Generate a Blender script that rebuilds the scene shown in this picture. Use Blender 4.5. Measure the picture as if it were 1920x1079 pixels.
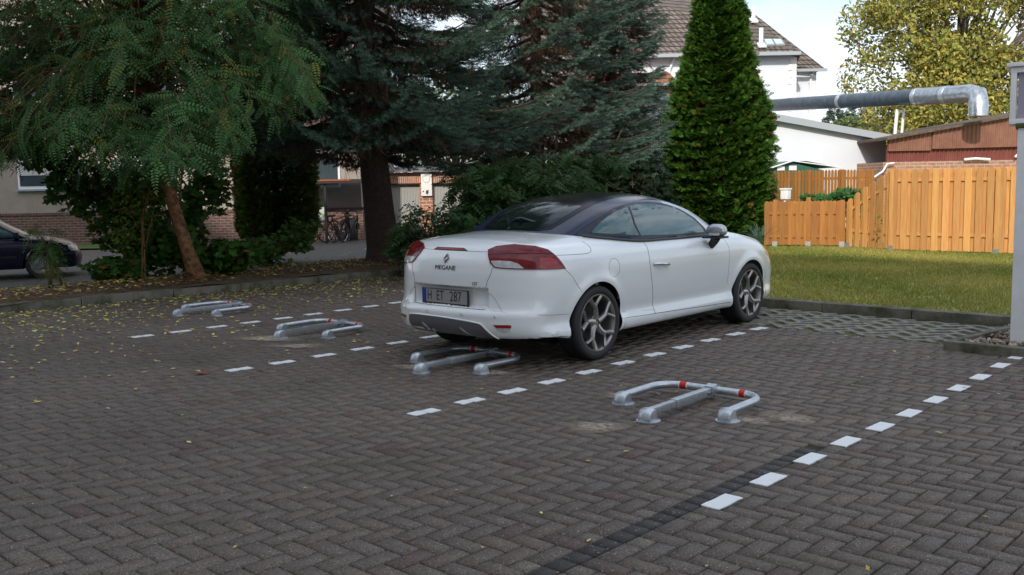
import bpy, bmesh, math, random
import numpy as np
from mathutils import Vector, Matrix
from mathutils.geometry import delaunay_2d_cdt
for o in list(bpy.data.objects): bpy.data.objects.remove(o, do_unlink=True)
SC = bpy.context.scene
R = math.radians
# ------------------------------------------------------------------ camera
F_PX, PITCH, YAW, ROLL, H = 1780., .1075, .757, -.018, 1.46
FH = Vector((-math.sin(YAW), math.cos(YAW), 0)); RT = Vector((math.cos(YAW), math.sin(YAW), 0)); UP = Vector((0, 0, 1))
FW = FH * math.cos(PITCH) - UP * math.sin(PITCH); U0 = UP * math.cos(PITCH) + FH * math.sin(PITCH)
CX = RT * math.cos(ROLL) + U0 * math.sin(ROLL); CY = -RT * math.sin(ROLL) + U0 * math.cos(ROLL)
cd = bpy.data.cameras.new('camera'); cam = bpy.data.objects.new('camera', cd); SC.collection.objects.link(cam)
cd.sensor_width = 36; cd.lens = F_PX / 1920 * 36; cd.clip_end = 1500; cd.clip_start = .05
M4 = Matrix.Identity(4)
for i in range(3):
    M4[i][0] = CX[i]; M4[i][1] = CY[i]; M4[i][2] = -FW[i]
M4.translation = Vector((0, 0, H)); cam.matrix_world = M4
SC.camera = cam
# ------------------------------------------------------------------ sky, sun, exposure
SUN_EL, SUN_AZ = 30., 153.      # azimuth measured from +Y clockwise: sun behind and to the right of the camera
sd = Vector((math.sin(R(SUN_AZ)) * math.cos(R(SUN_EL)), math.cos(R(SUN_AZ)) * math.cos(R(SUN_EL)), math.sin(R(SUN_EL))))
ld = bpy.data.lights.new('sun', 'SUN'); ld.energy = 2.6; ld.angle = R(1.2); ld.color = (1, .93, .82)
lo = bpy.data.objects.new('sun', ld); SC.collection.objects.link(lo)
lo.rotation_euler = (-sd).to_track_quat('-Z', 'Y').to_euler()
W = bpy.data.worlds.new('World'); SC.world = W; W.use_nodes = True
nt = W.node_tree; nt.nodes.clear()
N = nt.nodes.new; Lk = nt.links.new
out = N('ShaderNodeOutputWorld'); bg = N('ShaderNodeBackground'); sky = N('ShaderNodeTexSky')
sky.sky_type = 'NISHITA'; sky.sun_disc = False; sky.sun_elevation = R(SUN_EL); sky.sun_rotation = R(SUN_AZ)
sky.dust_density = 2.0
tc = N('ShaderNodeTexCoord'); mp = N('ShaderNodeMapping'); mp.inputs['Scale'].default_value = (1, 1, 2.6)
nz = N('ShaderNodeTexNoise'); nz.inputs['Scale'].default_value = 2.6; nz.inputs['Detail'].default_value = 8; nz.inputs['Roughness'].default_value = .6
cr = N('ShaderNodeValToRGB'); cr.color_ramp.elements[0].position = .38; cr.color_ramp.elements[1].position = .66
cr.color_ramp.elements[0].color = (.12, .12, .12, 1); cr.color_ramp.elements[1].color = (1, 1, 1, 1)
mx = N('ShaderNodeMix'); mx.data_type = 'RGBA'
Lk(tc.outputs['Generated'], mp.inputs['Vector']); Lk(mp.outputs[0], nz.inputs['Vector']); Lk(nz.outputs['Fac'], cr.inputs['Fac'])
Lk(cr.outputs['Color'], mx.inputs['Factor']); Lk(sky.outputs[0], mx.inputs['A']); mx.inputs['B'].default_value = (6.9, 7.25, 7.7, 1)
Lk(mx.outputs['Result'], bg.inputs['Color']); Lk(bg.outputs[0], out.inputs['Surface']); bg.inputs['Strength'].default_value = .15
SC.view_settings.view_transform = 'Standard'; SC.view_settings.look = 'None'; SC.view_settings.gamma = 1
SC.view_settings.exposure = .33
SC.cycles.max_bounces = 8; SC.cycles.transparent_max_bounces = 12
# ------------------------------------------------------------------ helpers
def ray(px, py):
    a0, b0 = px - 960, py - 539.5
    a = a0 * math.cos(ROLL) + b0 * math.sin(ROLL); b = -a0 * math.sin(ROLL) + b0 * math.cos(ROLL)
    u, w = -b / F_PX, 1.
    up = u * math.cos(PITCH) - w * math.sin(PITCH); fw = u * math.sin(PITCH) + w * math.cos(PITCH)
    return FH * fw + RT * (a / F_PX) + UP * up
def G(px, py, z=0.):            # point of the ground
    d = ray(px, py); return Vector((0, 0, H)) + d * ((z - H) / d.z)
def V3(lx, D, z): return RT * lx + FH * D + UP * z    # right, distance, height
MATS = {}
def mat(name, base, rough=.6, metal=0., spec=.5, noise=None, bump=None, coat=0., attr=False, trans=0., sss=0., coords='Object'):
    """noise=(scale, colour2, lo, hi[, detail]) ; bump=(scale, strength, distance)"""
    if name in MATS: return MATS[name]
    m = bpy.data.materials.new(name); m.use_nodes = True; t = m.node_tree; p = t.nodes['Principled BSDF']
    p.inputs['Base Color'].default_value = (*base, 1); p.inputs['Roughness'].default_value = rough; p.inputs['Metallic'].default_value = metal
    p.inputs['Specular IOR Level'].default_value = spec
    if coat: p.inputs['Coat Weight'].default_value = coat; p.inputs['Coat Roughness'].default_value = .04
    if trans: p.inputs['Transmission Weight'].default_value = trans
    c = t.nodes.new('ShaderNodeTexCoord'); col = None
    if noise:
        ns = t.nodes.new('ShaderNodeTexNoise'); ns.inputs['Scale'].default_value = noise[0]; ns.inputs['Detail'].default_value = noise[4] if len(noise) > 4 else 6
        ns.inputs['Roughness'].default_value = .65
        rp = t.nodes.new('ShaderNodeMapRange'); rp.inputs['From Min'].default_value = noise[2]; rp.inputs['From Max'].default_value = noise[3]
        mi = t.nodes.new('ShaderNodeMix'); mi.data_type = 'RGBA'; mi.inputs['A'].default_value = (*base, 1); mi.inputs['B'].default_value = (*noise[1], 1)
        t.links.new(c.outputs[coords], ns.inputs['Vector']); t.links.new(ns.outputs['Fac'], rp.inputs['Value']); t.links.new(rp.outputs[0], mi.inputs['Factor'])
        col = mi.outputs['Result']
    if attr:
        a = t.nodes.new('ShaderNodeVertexColor'); a.layer_name = 'tint'
        if col is None: col = a.outputs['Color']
        else:
            q = t.nodes.new('ShaderNodeMix'); q.data_type = 'RGBA'; q.blend_type = 'MULTIPLY'; q.inputs['Factor'].default_value = 1
            t.links.new(col, q.inputs['A']); t.links.new(a.outputs['Color'], q.inputs['B']); col = q.outputs['Result']
    if col is not None: t.links.new(col, p.inputs['Base Color'])
    if bump:
        bn = t.nodes.new('ShaderNodeTexNoise'); bn.inputs['Scale'].default_value = bump[0]; bn.inputs['Detail'].default_value = 5
        bb = t.nodes.new('ShaderNodeBump'); bb.inputs['Strength'].default_value = bump[1]; bb.inputs['Distance'].default_value = bump[2]
        t.links.new(c.outputs[coords], bn.inputs['Vector']); t.links.new(bn.outputs['Fac'], bb.inputs['Height']); t.links.new(bb.outputs[0], p.inputs['Normal'])
    MATS[name] = m; return m
def leafmat(name, rough=.6, trans=.25, spec=.2):
    if name in MATS: return MATS[name]
    m = bpy.data.materials.new(name); m.use_nodes = True; t = m.node_tree; p = t.nodes['Principled BSDF']
    a = t.nodes.new('ShaderNodeVertexColor'); a.layer_name = 'tint'
    p.inputs['Roughness'].default_value = rough; p.inputs['Specular IOR Level'].default_value = spec
    t.links.new(a.outputs['Color'], p.inputs['Base Color'])
    tr = t.nodes.new('ShaderNodeBsdfTranslucent'); ms = t.nodes.new('ShaderNodeMixShader'); ms.inputs[0].default_value = trans
    t.links.new(a.outputs['Color'], tr.inputs['Color']); t.links.new(p.outputs[0], ms.inputs[1]); t.links.new(tr.outputs[0], ms.inputs[2])
    t.links.new(ms.outputs[0], t.nodes['Material Output'].inputs['Surface'])
    MATS[name] = m; return m
def brickmat(name, c1, c2, mortar, bw=.25, bh=.075, ms=.012, bias=0.):
    if name in MATS: return MATS[name]
    m = bpy.data.materials.new(name); m.use_nodes = True; t = m.node_tree; p = t.nodes['Principled BSDF']
    c = t.nodes.new('ShaderNodeTexCoord'); s = t.nodes.new('ShaderNodeSeparateXYZ'); k = t.nodes.new('ShaderNodeCombineXYZ'); ad = t.nodes.new('ShaderNodeMath')
    b = t.nodes.new('ShaderNodeTexBrick'); b.inputs['Scale'].default_value = 1; b.inputs['Brick Width'].default_value = bw; b.inputs['Row Height'].default_value = bh
    b.inputs['Mortar Size'].default_value = ms; b.inputs['Bias'].default_value = bias
    b.inputs['Color1'].default_value = (*c1, 1); b.inputs['Color2'].default_value = (*c2, 1); b.inputs['Mortar'].default_value = (*mortar, 1)
    t.links.new(c.outputs['Object'], s.inputs[0]); t.links.new(s.outputs[0], ad.inputs[0]); t.links.new(s.outputs[1], ad.inputs[1]); t.links.new(ad.outputs[0], k.inputs[0]); t.links.new(s.outputs[2], k.inputs[1]); t.links.new(k.outputs[0], b.inputs['Vector'])
    n = t.nodes.new('ShaderNodeTexNoise'); n.inputs['Scale'].default_value = 9; n.inputs['Detail'].default_value = 6
    h = t.nodes.new('ShaderNodeMix'); h.data_type = 'RGBA'; h.blend_type = 'OVERLAY'; h.inputs['Factor'].default_value = .5
    t.links.new(c.outputs['Object'], n.inputs['Vector']); t.links.new(b.outputs['Color'], h.inputs['A']); t.links.new(n.outputs['Fac'], h.inputs['B'])
    t.links.new(h.outputs['Result'], p.inputs['Base Color']); p.inputs['Roughness'].default_value = .85
    bu = t.nodes.new('ShaderNodeBump'); bu.invert = True; bu.inputs['Distance'].default_value = .01; bu.inputs['Strength'].default_value = .7
    t.links.new(b.outputs['Fac'], bu.inputs['Height']); t.links.new(bu.outputs[0], p.inputs['Normal'])
    MATS[name] = m; return m
def tag(o, label=None, cat=None, group=None, kind=None):
    if label: o['label'] = label
    if cat: o['category'] = cat
    if group: o['group'] = group
    if kind: o['kind'] = kind
    return o
def thing(name, label, cat, loc=(0, 0, 0), rz=0., group=None):
    o = bpy.data.objects.new(name, None); SC.collection.objects.link(o); o.empty_display_size = .2
    o.location = loc; o.rotation_euler = (0, 0, rz); return tag(o, label, cat, group)
def copy_tree(o, parent=None):
    c = o.copy(); SC.collection.objects.link(c); c.parent = parent
    for ch in o.children: copy_tree(ch, c)
    return c
class MB:
    def __init__(s): s.v = []; s.f = []; s.mi = []; s.cur = 0
    def add(s, vs, fs):
        b = len(s.v); s.v += [tuple(v) for v in vs]; s.f += [tuple(i + b for i in f) for f in fs]; s.mi += [s.cur] * len(fs); return s
    def box(s, c, d, rz=0., m=None):
        x, y, z = d[0] / 2, d[1] / 2, d[2] / 2
        P = [Vector((i * x, j * y, k * z)) for k in (-1, 1) for j in (-1, 1) for i in (-1, 1)]
        if m is not None: P = [m @ p for p in P]
        elif rz: r = Matrix.Rotation(rz, 3, 'Z'); P = [r @ p for p in P]
        return s.add([p + Vector(c) for p in P], [(0, 2, 3, 1), (4, 5, 7, 6), (0, 1, 5, 4), (2, 6, 7, 3), (0, 4, 6, 2), (1, 3, 7, 5)])
    def bx(s, x0, x1, y0, y1, z0, z1): return s.box(((x0 + x1) / 2, (y0 + y1) / 2, (z0 + z1) / 2), (x1 - x0, y1 - y0, z1 - z0))
    def tube(s, path, rad, n=8, cap=True, closed=False):
        P = [Vector(p) for p in path]; m = len(P)
        if not hasattr(rad, '__len__'): rad = [rad] * m
        vs = []; pn = None
        for i, p in enumerate(P):
            if closed: t = P[(i + 1) % m] - P[i - 1]
            else: t = P[min(i + 1, m - 1)] - P[max(i - 1, 0)]
            t.normalize()
            if pn is None: a = Vector((0, 0, 1)) if abs(t.z) < .9 else Vector((1, 0, 0)); nn = t.cross(a).normalized()
            else: nn = (pn - t * pn.dot(t)).normalized()
            pn = nn; b = t.cross(nn)
            for k in range(n):
                a = 2 * math.pi * k / n; vs.append(p + (nn * math.cos(a) + b * math.sin(a)) * rad[i])
        fs = []
        for i in range(m if closed else m - 1):
            for k in range(n):
                j = (i + 1) % m; fs.append((i * n + k, i * n + (k + 1) % n, j * n + (k + 1) % n, j * n + k))
        if cap and not closed: fs += [tuple(range(n))[::-1], tuple((m - 1) * n + k for k in range(n))]
        return s.add(vs, fs)
    def lathe(s, prof, c=(0, 0, 0), axis='Z', n=48, closed=False):
        vs = []; L = len(prof)
        for k in range(n):
            a = 2 * math.pi * k / n; ca, sa = math.cos(a), math.sin(a)
            for r, h in prof:
                p = (r * ca, r * sa, h) if axis == 'Z' else ((r * ca, h, r * sa) if axis == 'Y' else (h, r * ca, r * sa))
                vs.append(Vector(p) + Vector(c))
        fs = []
        for k in range(n):
            q = (k + 1) % n
            for i in range(L if closed else L - 1): fs.append((k * L + i, q * L + i, q * L + (i + 1) % L, k * L + (i + 1) % L))
        return s.add(vs, fs)
    def prism(s, pts, z0, z1, tf=lambda x, y, z: (x, y, z)):
        n = len(pts); vs = [tf(x, y, z0) for x, y in pts] + [tf(x, y, z1) for x, y in pts]
        return s.add(vs, [tuple(range(n))[::-1], tuple(range(n, 2 * n))] + [(i, (i + 1) % n, n + (i + 1) % n, n + i) for i in range(n)])
    def build(s, name, m, parent=None, smooth=False, off=None, recalc=True, bevel=0., sharp=38):
        me = bpy.data.meshes.new(name)
        v = s.v if off is None else [tuple(Vector(p) - Vector(off)) for p in s.v]
        me.from_pydata(v, [], s.f); ms = m if isinstance(m, (list, tuple)) else [m]
        for k in ms: me.materials.append(k)
        if len(ms) > 1: me.polygons.foreach_set('material_index', s.mi)
        if recalc or bevel:
            bm = bmesh.new(); bm.from_mesh(me)
            if recalc: bmesh.ops.recalc_face_normals(bm, faces=bm.faces)
            if bevel: bmesh.ops.bevel(bm, geom=[e for e in bm.edges if len(e.link_faces) == 2 and e.calc_face_angle(0) > .6], offset=bevel, segments=2, affect='EDGES', profile=.7)
            if smooth:
                for e in bm.edges:
                    if len(e.link_faces) == 2 and e.calc_face_angle(0) > R(sharp): e.smooth = False
            bm.to_mesh(me); bm.free()
        if smooth or bevel: me.polygons.foreach_set('use_smooth', [True] * len(me.polygons))
        if bevel and not smooth:
            bm = bmesh.new(); bm.from_mesh(me)
            for e in bm.edges:
                if len(e.link_faces) == 2 and e.calc_face_angle(0) > R(sharp): e.smooth = False
            bm.to_mesh(me); bm.free()
        o = bpy.data.objects.new(name, me); SC.collection.objects.link(o)
        if parent is not None: o.parent = parent
        return o
def npmesh(name, verts, quads, m, parent=None, tint=None, tris=None, smooth=False):
    """fast mesh from numpy arrays; tint = (n,3) per vertex"""
    me = bpy.data.meshes.new(name); nv = len(verts); me.vertices.add(nv); me.vertices.foreach_set('co', np.asarray(verts, np.float32).ravel())
    idx = []; st = []; k = 0
    for arr in (quads, tris):
        if arr is None or not len(arr): continue
        a = np.asarray(arr, np.int32); idx.append(a.ravel()); st.append(k + np.arange(len(a)) * a.shape[1]); k += a.size
    idx = np.concatenate(idx); st = np.concatenate(st)
    me.loops.add(len(idx)); me.loops.foreach_set('vertex_index', idx); me.polygons.add(len(st)); me.polygons.foreach_set('loop_start', st.astype(np.int32))
    me.update(calc_edges=True); me.validate()
    if tint is not None:
        a = me.color_attributes.new('tint', 'FLOAT_COLOR', 'POINT'); c = np.ones((nv, 4), np.float32); c[:, :3] = tint; a.data.foreach_set('color', c.ravel())
    if smooth: me.polygons.foreach_set('use_smooth', [True] * len(me.polygons))
    me.materials.append(m); o = bpy.data.objects.new(name, me); SC.collection.objects.link(o)
    if parent is not None: o.parent = parent
    return o
def rots(dirs, ups, rng):
    """rotation matrices whose X axis = dirs, Z near ups"""
    x = dirs / (np.linalg.norm(dirs, axis=1, keepdims=True) + 1e-9); y = np.cross(ups, x); y /= (np.linalg.norm(y, axis=1, keepdims=True) + 1e-9); z = np.cross(x, y)
    return np.stack([x, y, z], axis=2)
def scatter(name, tv, tf, P, Rm, S, C, m, parent=None, tcol=None, nq=4):
    tv = np.asarray(tv, float); n = len(P); k = len(tv)
    v = np.einsum('nij,kj->nki', Rm, tv) * S[:, None, None] + P[:, None, :]
    f = np.asarray(tf)[None] + (np.arange(n) * k)[:, None, None]
    c = np.repeat(C[:, None, :], k, 1)
    if tcol is not None: c = c * np.asarray(tcol)[None, :, :]
    f = f.reshape(-1, f.shape[-1])
    return npmesh(name, v.reshape(-1, 3), f if f.shape[1] == 4 else None, m, parent, c.reshape(-1, 3), tris=f if f.shape[1] == 3 else None)
random.seed(7); RNG = np.random.default_rng(11)
def text_mesh(name, body, size, m, parent, mtx, extrude=.0015, sx=1.):
    cu = bpy.data.curves.new(name, 'FONT'); cu.body = body; cu.size = size; cu.extrude = extrude; cu.align_x = 'CENTER'; cu.align_y = 'CENTER'; cu.resolution_u = 3
    t = bpy.data.objects.new(name, cu); SC.collection.objects.link(t); bpy.context.view_layer.update()
    dg = bpy.context.evaluated_depsgraph_get(); me = bpy.data.meshes.new_from_object(t.evaluated_get(dg)); bpy.data.objects.remove(t)
    me.name = name; me.transform(Matrix.Diagonal((sx, 1, 1, 1))); me.transform(mtx); me.materials.clear(); me.materials.append(m)
    o = bpy.data.objects.new(name, me); SC.collection.objects.link(o); o.parent = parent; return o
ZR = -.25                 # the road beyond the planted strip lies a little lower
# ------------------------------------------------------------------ ground sheets
def sheet(name, pts, z, m, kind='structure', label=None, cat=None):
    mb = MB(); mb.add([(x, y, z if not callable(z) else z(x, y)) for x, y in pts], [tuple(range(len(pts)))])
    o = mb.build(name, m, recalc=False); o['kind'] = kind
    if o.data.polygons[0].normal.z < 0: o.data.flip_normals()
    return tag(o, label, cat)
asphalt = mat('asphalt', (.075, .072, .068), .9, noise=(3, (.11, .105, .098), .3, .7), bump=(90, .5, .01))
soil = mat('soil', (.075, .050, .030), .95, noise=(6, (.14, .085, .045), .35, .65), bump=(25, .8, .03))
grassbase = mat('grass_base', (.18, .21, .035), .95, noise=(1.2, (.36, .33, .08), .35, .65), bump=(40, .6, .02))
sheet('ground', [(-400, -300), (400, -300), (400, 500), (-400, 500)], ZR - .06, mat('ground_earth', (.07, .075, .04), .95, noise=(.6, (.11, .10, .06), .3, .7)))
sheet('road', [(-60, -40), (-13.9, -40), (-13.9, 12.9), (-8.6, 18.6), (-8.6, 60), (-60, 60)], ZR, asphalt)
# paving base under the bricks
moss = mat('joint_sand_moss', (.022, .020, .016), .95, noise=(2.2, (.035, .042, .016), .5, .68), bump=(60, .4, .01))
sheet('paving_bed', [(-12.9, -8), (8, -8), (8, 10.2), (-12.3, 10.2)], -.0105, moss)
# block walls closing the step down to the road
UX = .0975; X0 = -2.25
def bricks():
    vs = []; fs = []; cs = []
    rng = np.random.default_rng(3)
    def brick(i, j, w, l, kind):
        x0, y0 = X0 + i * UX, j * UX; x1, y1 = x0 + w * UX, y0 + l * UX
        cx, cy = (x0 + x1) / 2, (y0 + y1) / 2
        if cy > 8.62 and cx > -6.2 : return
        if cx > -2.80 and cy > 8.32: return
        if cy > 10.0: return
        kb = -12.42 - .03 * (6.5 - cy) * (1 if cy < 6.5 else 0) + .06 * max(0, cy - 6.5) * .5
        if cx < kb: return
        g = .0046; c = .0012; dz = rng.uniform(-.0014, .0014); tx, ty = rng.uniform(-.0011, .0011, 2)
        z = lambda a, b: dz + tx * a + ty * b
        b = len(vs)
        for (a, bb) in ((-1, -1), (1, -1), (1, 1), (-1, 1)):
            vs.append(((x0 + g + c) if a < 0 else (x1 - g - c), (y0 + g + c) if bb < 0 else (y1 - g - c), z(a, bb)))
        for (a, bb) in ((-1, -1), (1, -1), (1, 1), (-1, 1)):
            vs.append(((x0 + g) if a < 0 else (x1 - g), (y0 + g) if bb < 0 else (y1 - g), z(a, bb) - .012))
        fs.append((b, b + 1, b + 2, b + 3))
        for k in range(4): fs.append((b + k, b + 4 + k, b + 4 + (k + 1) % 4, b + (k + 1) % 4))
        if kind == 'n':
            t = rng.uniform(.94, 1.06); w_ = rng.uniform(-1, 1); base = np.array([.132 + .004 * w_, .107, .089 - .002 * w_]) * t
            if rng.random() < .05: base = np.array([.112, .078, .068]) * t
            if cx > -.9 - .35 * math.sin(cy * 2) and 4.2 < cy < 6.6: base = np.array([.150, .115, .080]) * t
        elif kind == 'd': base = np.array([.050, .048, .047]) * rng.uniform(.85, 1.15)
        else: base = np.array([.155, .135, .108]) * rng.uniform(.85, 1.1)
        cs.extend([base] * 8)
    for i in range(-108, 92):
        for j in range(-52, 104):
            k = (i - j) % 4; band = (i == -1 and j * UX < 4.75)
            inb = lambda ii: ii == -1 and j * UX < 4.75
            if band: brick(i, j, 1, 1, 'd'); continue
            if k == 0:
                if inb(i + 1): brick(i, j, 1, 1, 'p')
                else: brick(i, j, 2, 1, 'n')
            elif k == 1:
                if inb(i - 1): brick(i, j, 1, 1, 'p')
            elif k == 3:
                brick(i, j, 1, 2, 'n')
    return np.array(vs), np.array(fs), np.array(cs)
def brickpaving_mat():
    m = bpy.data.materials.new('paving_brick'); m.use_nodes = True; t = m.node_tree; p = t.nodes['Principled BSDF']
    a = t.nodes.new('ShaderNodeVertexColor'); a.layer_name = 'tint'; c = t.nodes.new('ShaderNodeTexCoord')
    def noise(sc, det, lo, hi, a0, a1):
        n = t.nodes.new('ShaderNodeTexNoise'); n.inputs['Scale'].default_value = sc; n.inputs['Detail'].default_value = det
        r = t.nodes.new('ShaderNodeMapRange'); r.inputs['From Min'].default_value = lo; r.inputs['From Max'].default_value = hi; r.inputs['To Min'].default_value = a0; r.inputs['To Max'].default_value = a1
        t.links.new(c.outputs['Object'], n.inputs['Vector']); t.links.new(n.outputs['Fac'], r.inputs['Value']); return n, r
    def mult(colr, val):
        v = t.nodes.new('ShaderNodeVectorMath'); v.operation = 'SCALE'; t.links.new(colr, v.inputs[0]); t.links.new(val, v.inputs['Scale']); return v.outputs[0]
    _, r1 = noise(150, 4, .3, .7, .30, 1.70); _, r2 = noise(.45, 4, .3, .7, .84, 1.16); n3, r3 = noise(45, 5, .35, .65, .82, 1.18)
    col = mult(mult(mult(a.outputs['Color'], r1.outputs[0]), r2.outputs[0]), r3.outputs[0])
    def mixin(col, fac, c2):
        q = t.nodes.new('ShaderNodeMix'); q.data_type = 'RGBA'; t.links.new(fac, q.inputs['Factor']); t.links.new(col, q.inputs['A']); q.inputs['B'].default_value = (*c2, 1); return q.outputs['Result']
    # pale aggregate flecks
    vo = t.nodes.new('ShaderNodeTexVoronoi'); vo.inputs['Scale'].default_value = 72; t.links.new(c.outputs['Object'], vo.inputs['Vector'])
    fl = t.nodes.new('ShaderNodeMath'); fl.operation = 'LESS_THAN'; fl.inputs[1].default_value = .24; t.links.new(vo.outputs['Distance'], fl.inputs[0])
    sc = t.nodes.new('ShaderNodeSeparateColor'); t.links.new(vo.outputs['Color'], sc.inputs[0])
    gt = t.nodes.new('ShaderNodeMath'); gt.operation = 'GREATER_THAN'; gt.inputs[1].default_value = .84; t.links.new(sc.outputs[0], gt.inputs[0])
    ml = t.nodes.new('ShaderNodeMath'); ml.operation = 'MULTIPLY'; t.links.new(fl.outputs[0], ml.inputs[0]); t.links.new(gt.outputs[0], ml.inputs[1])
    mm = t.nodes.new('ShaderNodeMath'); mm.operation = 'MULTIPLY'; mm.inputs[1].default_value = 1.0; t.links.new(ml.outputs[0], mm.inputs[0])
    col = mixin(col, mm.outputs[0], (.36, .34, .31))
    v2 = t.nodes.new('ShaderNodeTexVoronoi'); v2.inputs['Scale'].default_value = 60; t.links.new(c.outputs['Object'], v2.inputs['Vector'])
    f2 = t.nodes.new('ShaderNodeMath'); f2.operation = 'LESS_THAN'; f2.inputs[1].default_value = .20; t.links.new(v2.outputs['Distance'], f2.inputs[0])
    s2 = t.nodes.new('ShaderNodeMath'); s2.operation = 'MULTIPLY'; s2.inputs[1].default_value = .55; t.links.new(f2.outputs[0], s2.inputs[0]); col = mixin(col, s2.outputs[0], (.03, .026, .024))
    # green film of moss in patches
    _, r4 = noise(1.1, 7, .56, .74, 0, .45); col = mixin(col, r4.outputs[0], (.052, .060, .030))
    t.links.new(col, p.inputs['Base Color']); p.inputs['Roughness'].default_value = .72; p.inputs['Specular IOR Level'].default_value = .4
    b = t.nodes.new('ShaderNodeBump'); b.inputs['Strength'].default_value = .55; b.inputs['Distance'].default_value = .004
    nb = t.nodes.new('ShaderNodeTexNoise'); nb.inputs['Scale'].default_value = 160; nb.inputs['Detail'].default_value = 4; t.links.new(c.outputs['Object'], nb.inputs['Vector'])
    t.links.new(nb.outputs['Fac'], b.inputs['Height']); t.links.new(b.outputs[0], p.inputs['Normal']); return m
bv, bf, bc = bricks()
o = npmesh('brick_paving', bv, bf, brickpaving_mat(), tint=bc); o['kind'] = 'structure'
# sandy patches swept round the drilled feet
def blob(name, c, rx, ry, m, z, ang=0, seed=0):
    rr = random.Random(seed); pts = []
    for k in range(36):
        a = 2 * math.pi * k / 36; r = 1 + .22 * math.sin(3 * a + seed) + rr.uniform(-.1, .1); x, y = rx * r * math.cos(a), ry * r * math.sin(a)
        pts.append((c[0] + x * math.cos(ang) - y * math.sin(ang), c[1] + x * math.sin(ang) + y * math.cos(ang)))
    return sheet(name, pts, z, m)
def sandmat():
    m = bpy.data.materials.new('drilling_dust'); m.use_nodes = True; t = m.node_tree; p = t.nodes['Principled BSDF']
    p.inputs['Base Color'].default_value = (.36, .30, .23, 1); p.inputs['Roughness'].default_value = .95
    c = t.nodes.new('ShaderNodeTexCoord'); n = t.nodes.new('ShaderNodeTexNoise'); n.inputs['Scale'].default_value = 26; n.inputs['Detail'].default_value = 8; n.inputs['Roughness'].default_value = .7
    gr = t.nodes.new('ShaderNodeVectorMath'); gr.operation = 'SUBTRACT'; gr.inputs[1].default_value = (.5, .5, .5); ln = t.nodes.new('ShaderNodeVectorMath'); ln.operation = 'LENGTH'
    t.links.new(c.outputs['Generated'], gr.inputs[0])
    mv = t.nodes.new('ShaderNodeVectorMath'); mv.operation = 'MULTIPLY'; mv.inputs[1].default_value = (1, 1, 0); t.links.new(gr.outputs[0], mv.inputs[0]); t.links.new(mv.outputs[0], ln.inputs[0])
    r = t.nodes.new('ShaderNodeMapRange'); r.inputs['From Min'].default_value = .08; r.inputs['From Max'].default_value = .48; r.inputs['To Min'].default_value = 1.5; r.inputs['To Max'].default_value = 0
    t.links.new(ln.outputs['Value'], r.inputs['Value']); r2 = t.nodes.new('ShaderNodeMapRange'); r2.inputs['From Min'].default_value = .30; r2.inputs['From Max'].default_value = .68
    t.links.new(n.outputs['Fac'], r2.inputs['Value']); t.links.new(c.outputs['Object'], n.inputs['Vector'])
    q = t.nodes.new('ShaderNodeMath'); q.operation = 'MULTIPLY'; t.links.new(r.outputs[0], q.inputs[0]); t.links.new(r2.outputs[0], q.inputs[1])
    t.links.new(q.outputs[0], p.inputs['Alpha']); return m
SAND = sandmat()
for k, (px, py, a, b, an) in enumerate([(1165, 745, .13, .10, .4), (1120, 803, .26, .13, .75), (1475, 786, .24, .14, -.3), (1400, 790, .2, .1, 0), (505, 636, .5, .16, .6), (560, 650, .4, .10, .7), (770, 690, .22, .10, .5), (930, 700, .2, .1, .3)]):
    c = G(px, py); blob('sand_patch', c, a, b, SAND, .0062 + k * .0001, an, k)
# painted parking marks, each cell of paint a thin sheet following the blocks
paint = mat('road_paint', (.80, .82, .84), .6, noise=(55, (.40, .39, .37), .60, .74, 8), bump=(120, .3, .002))
A_ = [(1354.4, 942.5), (1441.7, 900.5), (1517.9, 861.1), (1585.7, 829.2), (1653.6, 801.9), (1708.5, 776.5), (1757, 751), (1799, 729), (1838, 708), (1872, 686), (1903, 670)]
B_ = [(796.5, 774.2), (883.3, 753.4), (964.2, 735.1), (1038.9, 717.3), (1105.7, 698.8), (1168.5, 681.4), (1225.7, 665.4), (1278, 651.4), (1328.2, 638.3), (1376.3, 626.8), (1419.9, 617)]
C_ = [(446.9, 693.3), (529.8, 680.6), (607.9, 667.5), (679.2, 654.8), (746, 643.5), (808, 632.5)]
D_ = [(266, 631), (338.1, 622.5), (406.7, 613.5), (470.2, 605.4), (531.7, 597.7), (589.2, 589.8), (643.8, 582.3), (695, 575), (742, 568)]
def marks(rows, two, extra=0):
    mb = MB(); rr = random.Random(len(rows)); pts = [G(*q) for q in rows]
    xm = sum(p.x for p in pts) / len(pts); st = (pts[-1].y - pts[0].y) / (len(pts) - 1)
    pts = [Vector((.6 * p.x + .4 * xm, p.y, 0)) for p in pts] + [Vector((xm, pts[-1].y + st * (k + 1), 0)) for k in range(extra)]
    for p in pts:
        cells = [(-.103, -.003, -.007), (.003, .103, .006)] if two else [(-.105, .105, 0)]
        for y0, y1, dx in cells:
            ring = []
            w = .046
            for (ax, ay, bx_, by_) in ((-w, y0, w, y0), (w, y0, w, y1), (w, y1, -w, y1), (-w, y1, -w, y0)):
                for k in range(5):
                    t = k / 5; j = rr.uniform(-.0028, .0028); ring.append((p.x + dx + ax + (bx_ - ax) * t + j, p.y + ay + (by_ - ay) * t + j * rr.choice((-1, 1))))
            mb.prism(ring, .001, .0060)
    o = mb.build('parking_line', paint); o['kind'] = 'structure'
marks(A_, False); marks(B_, True); marks(C_, True, 5); marks(D_, True, 3)
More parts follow.
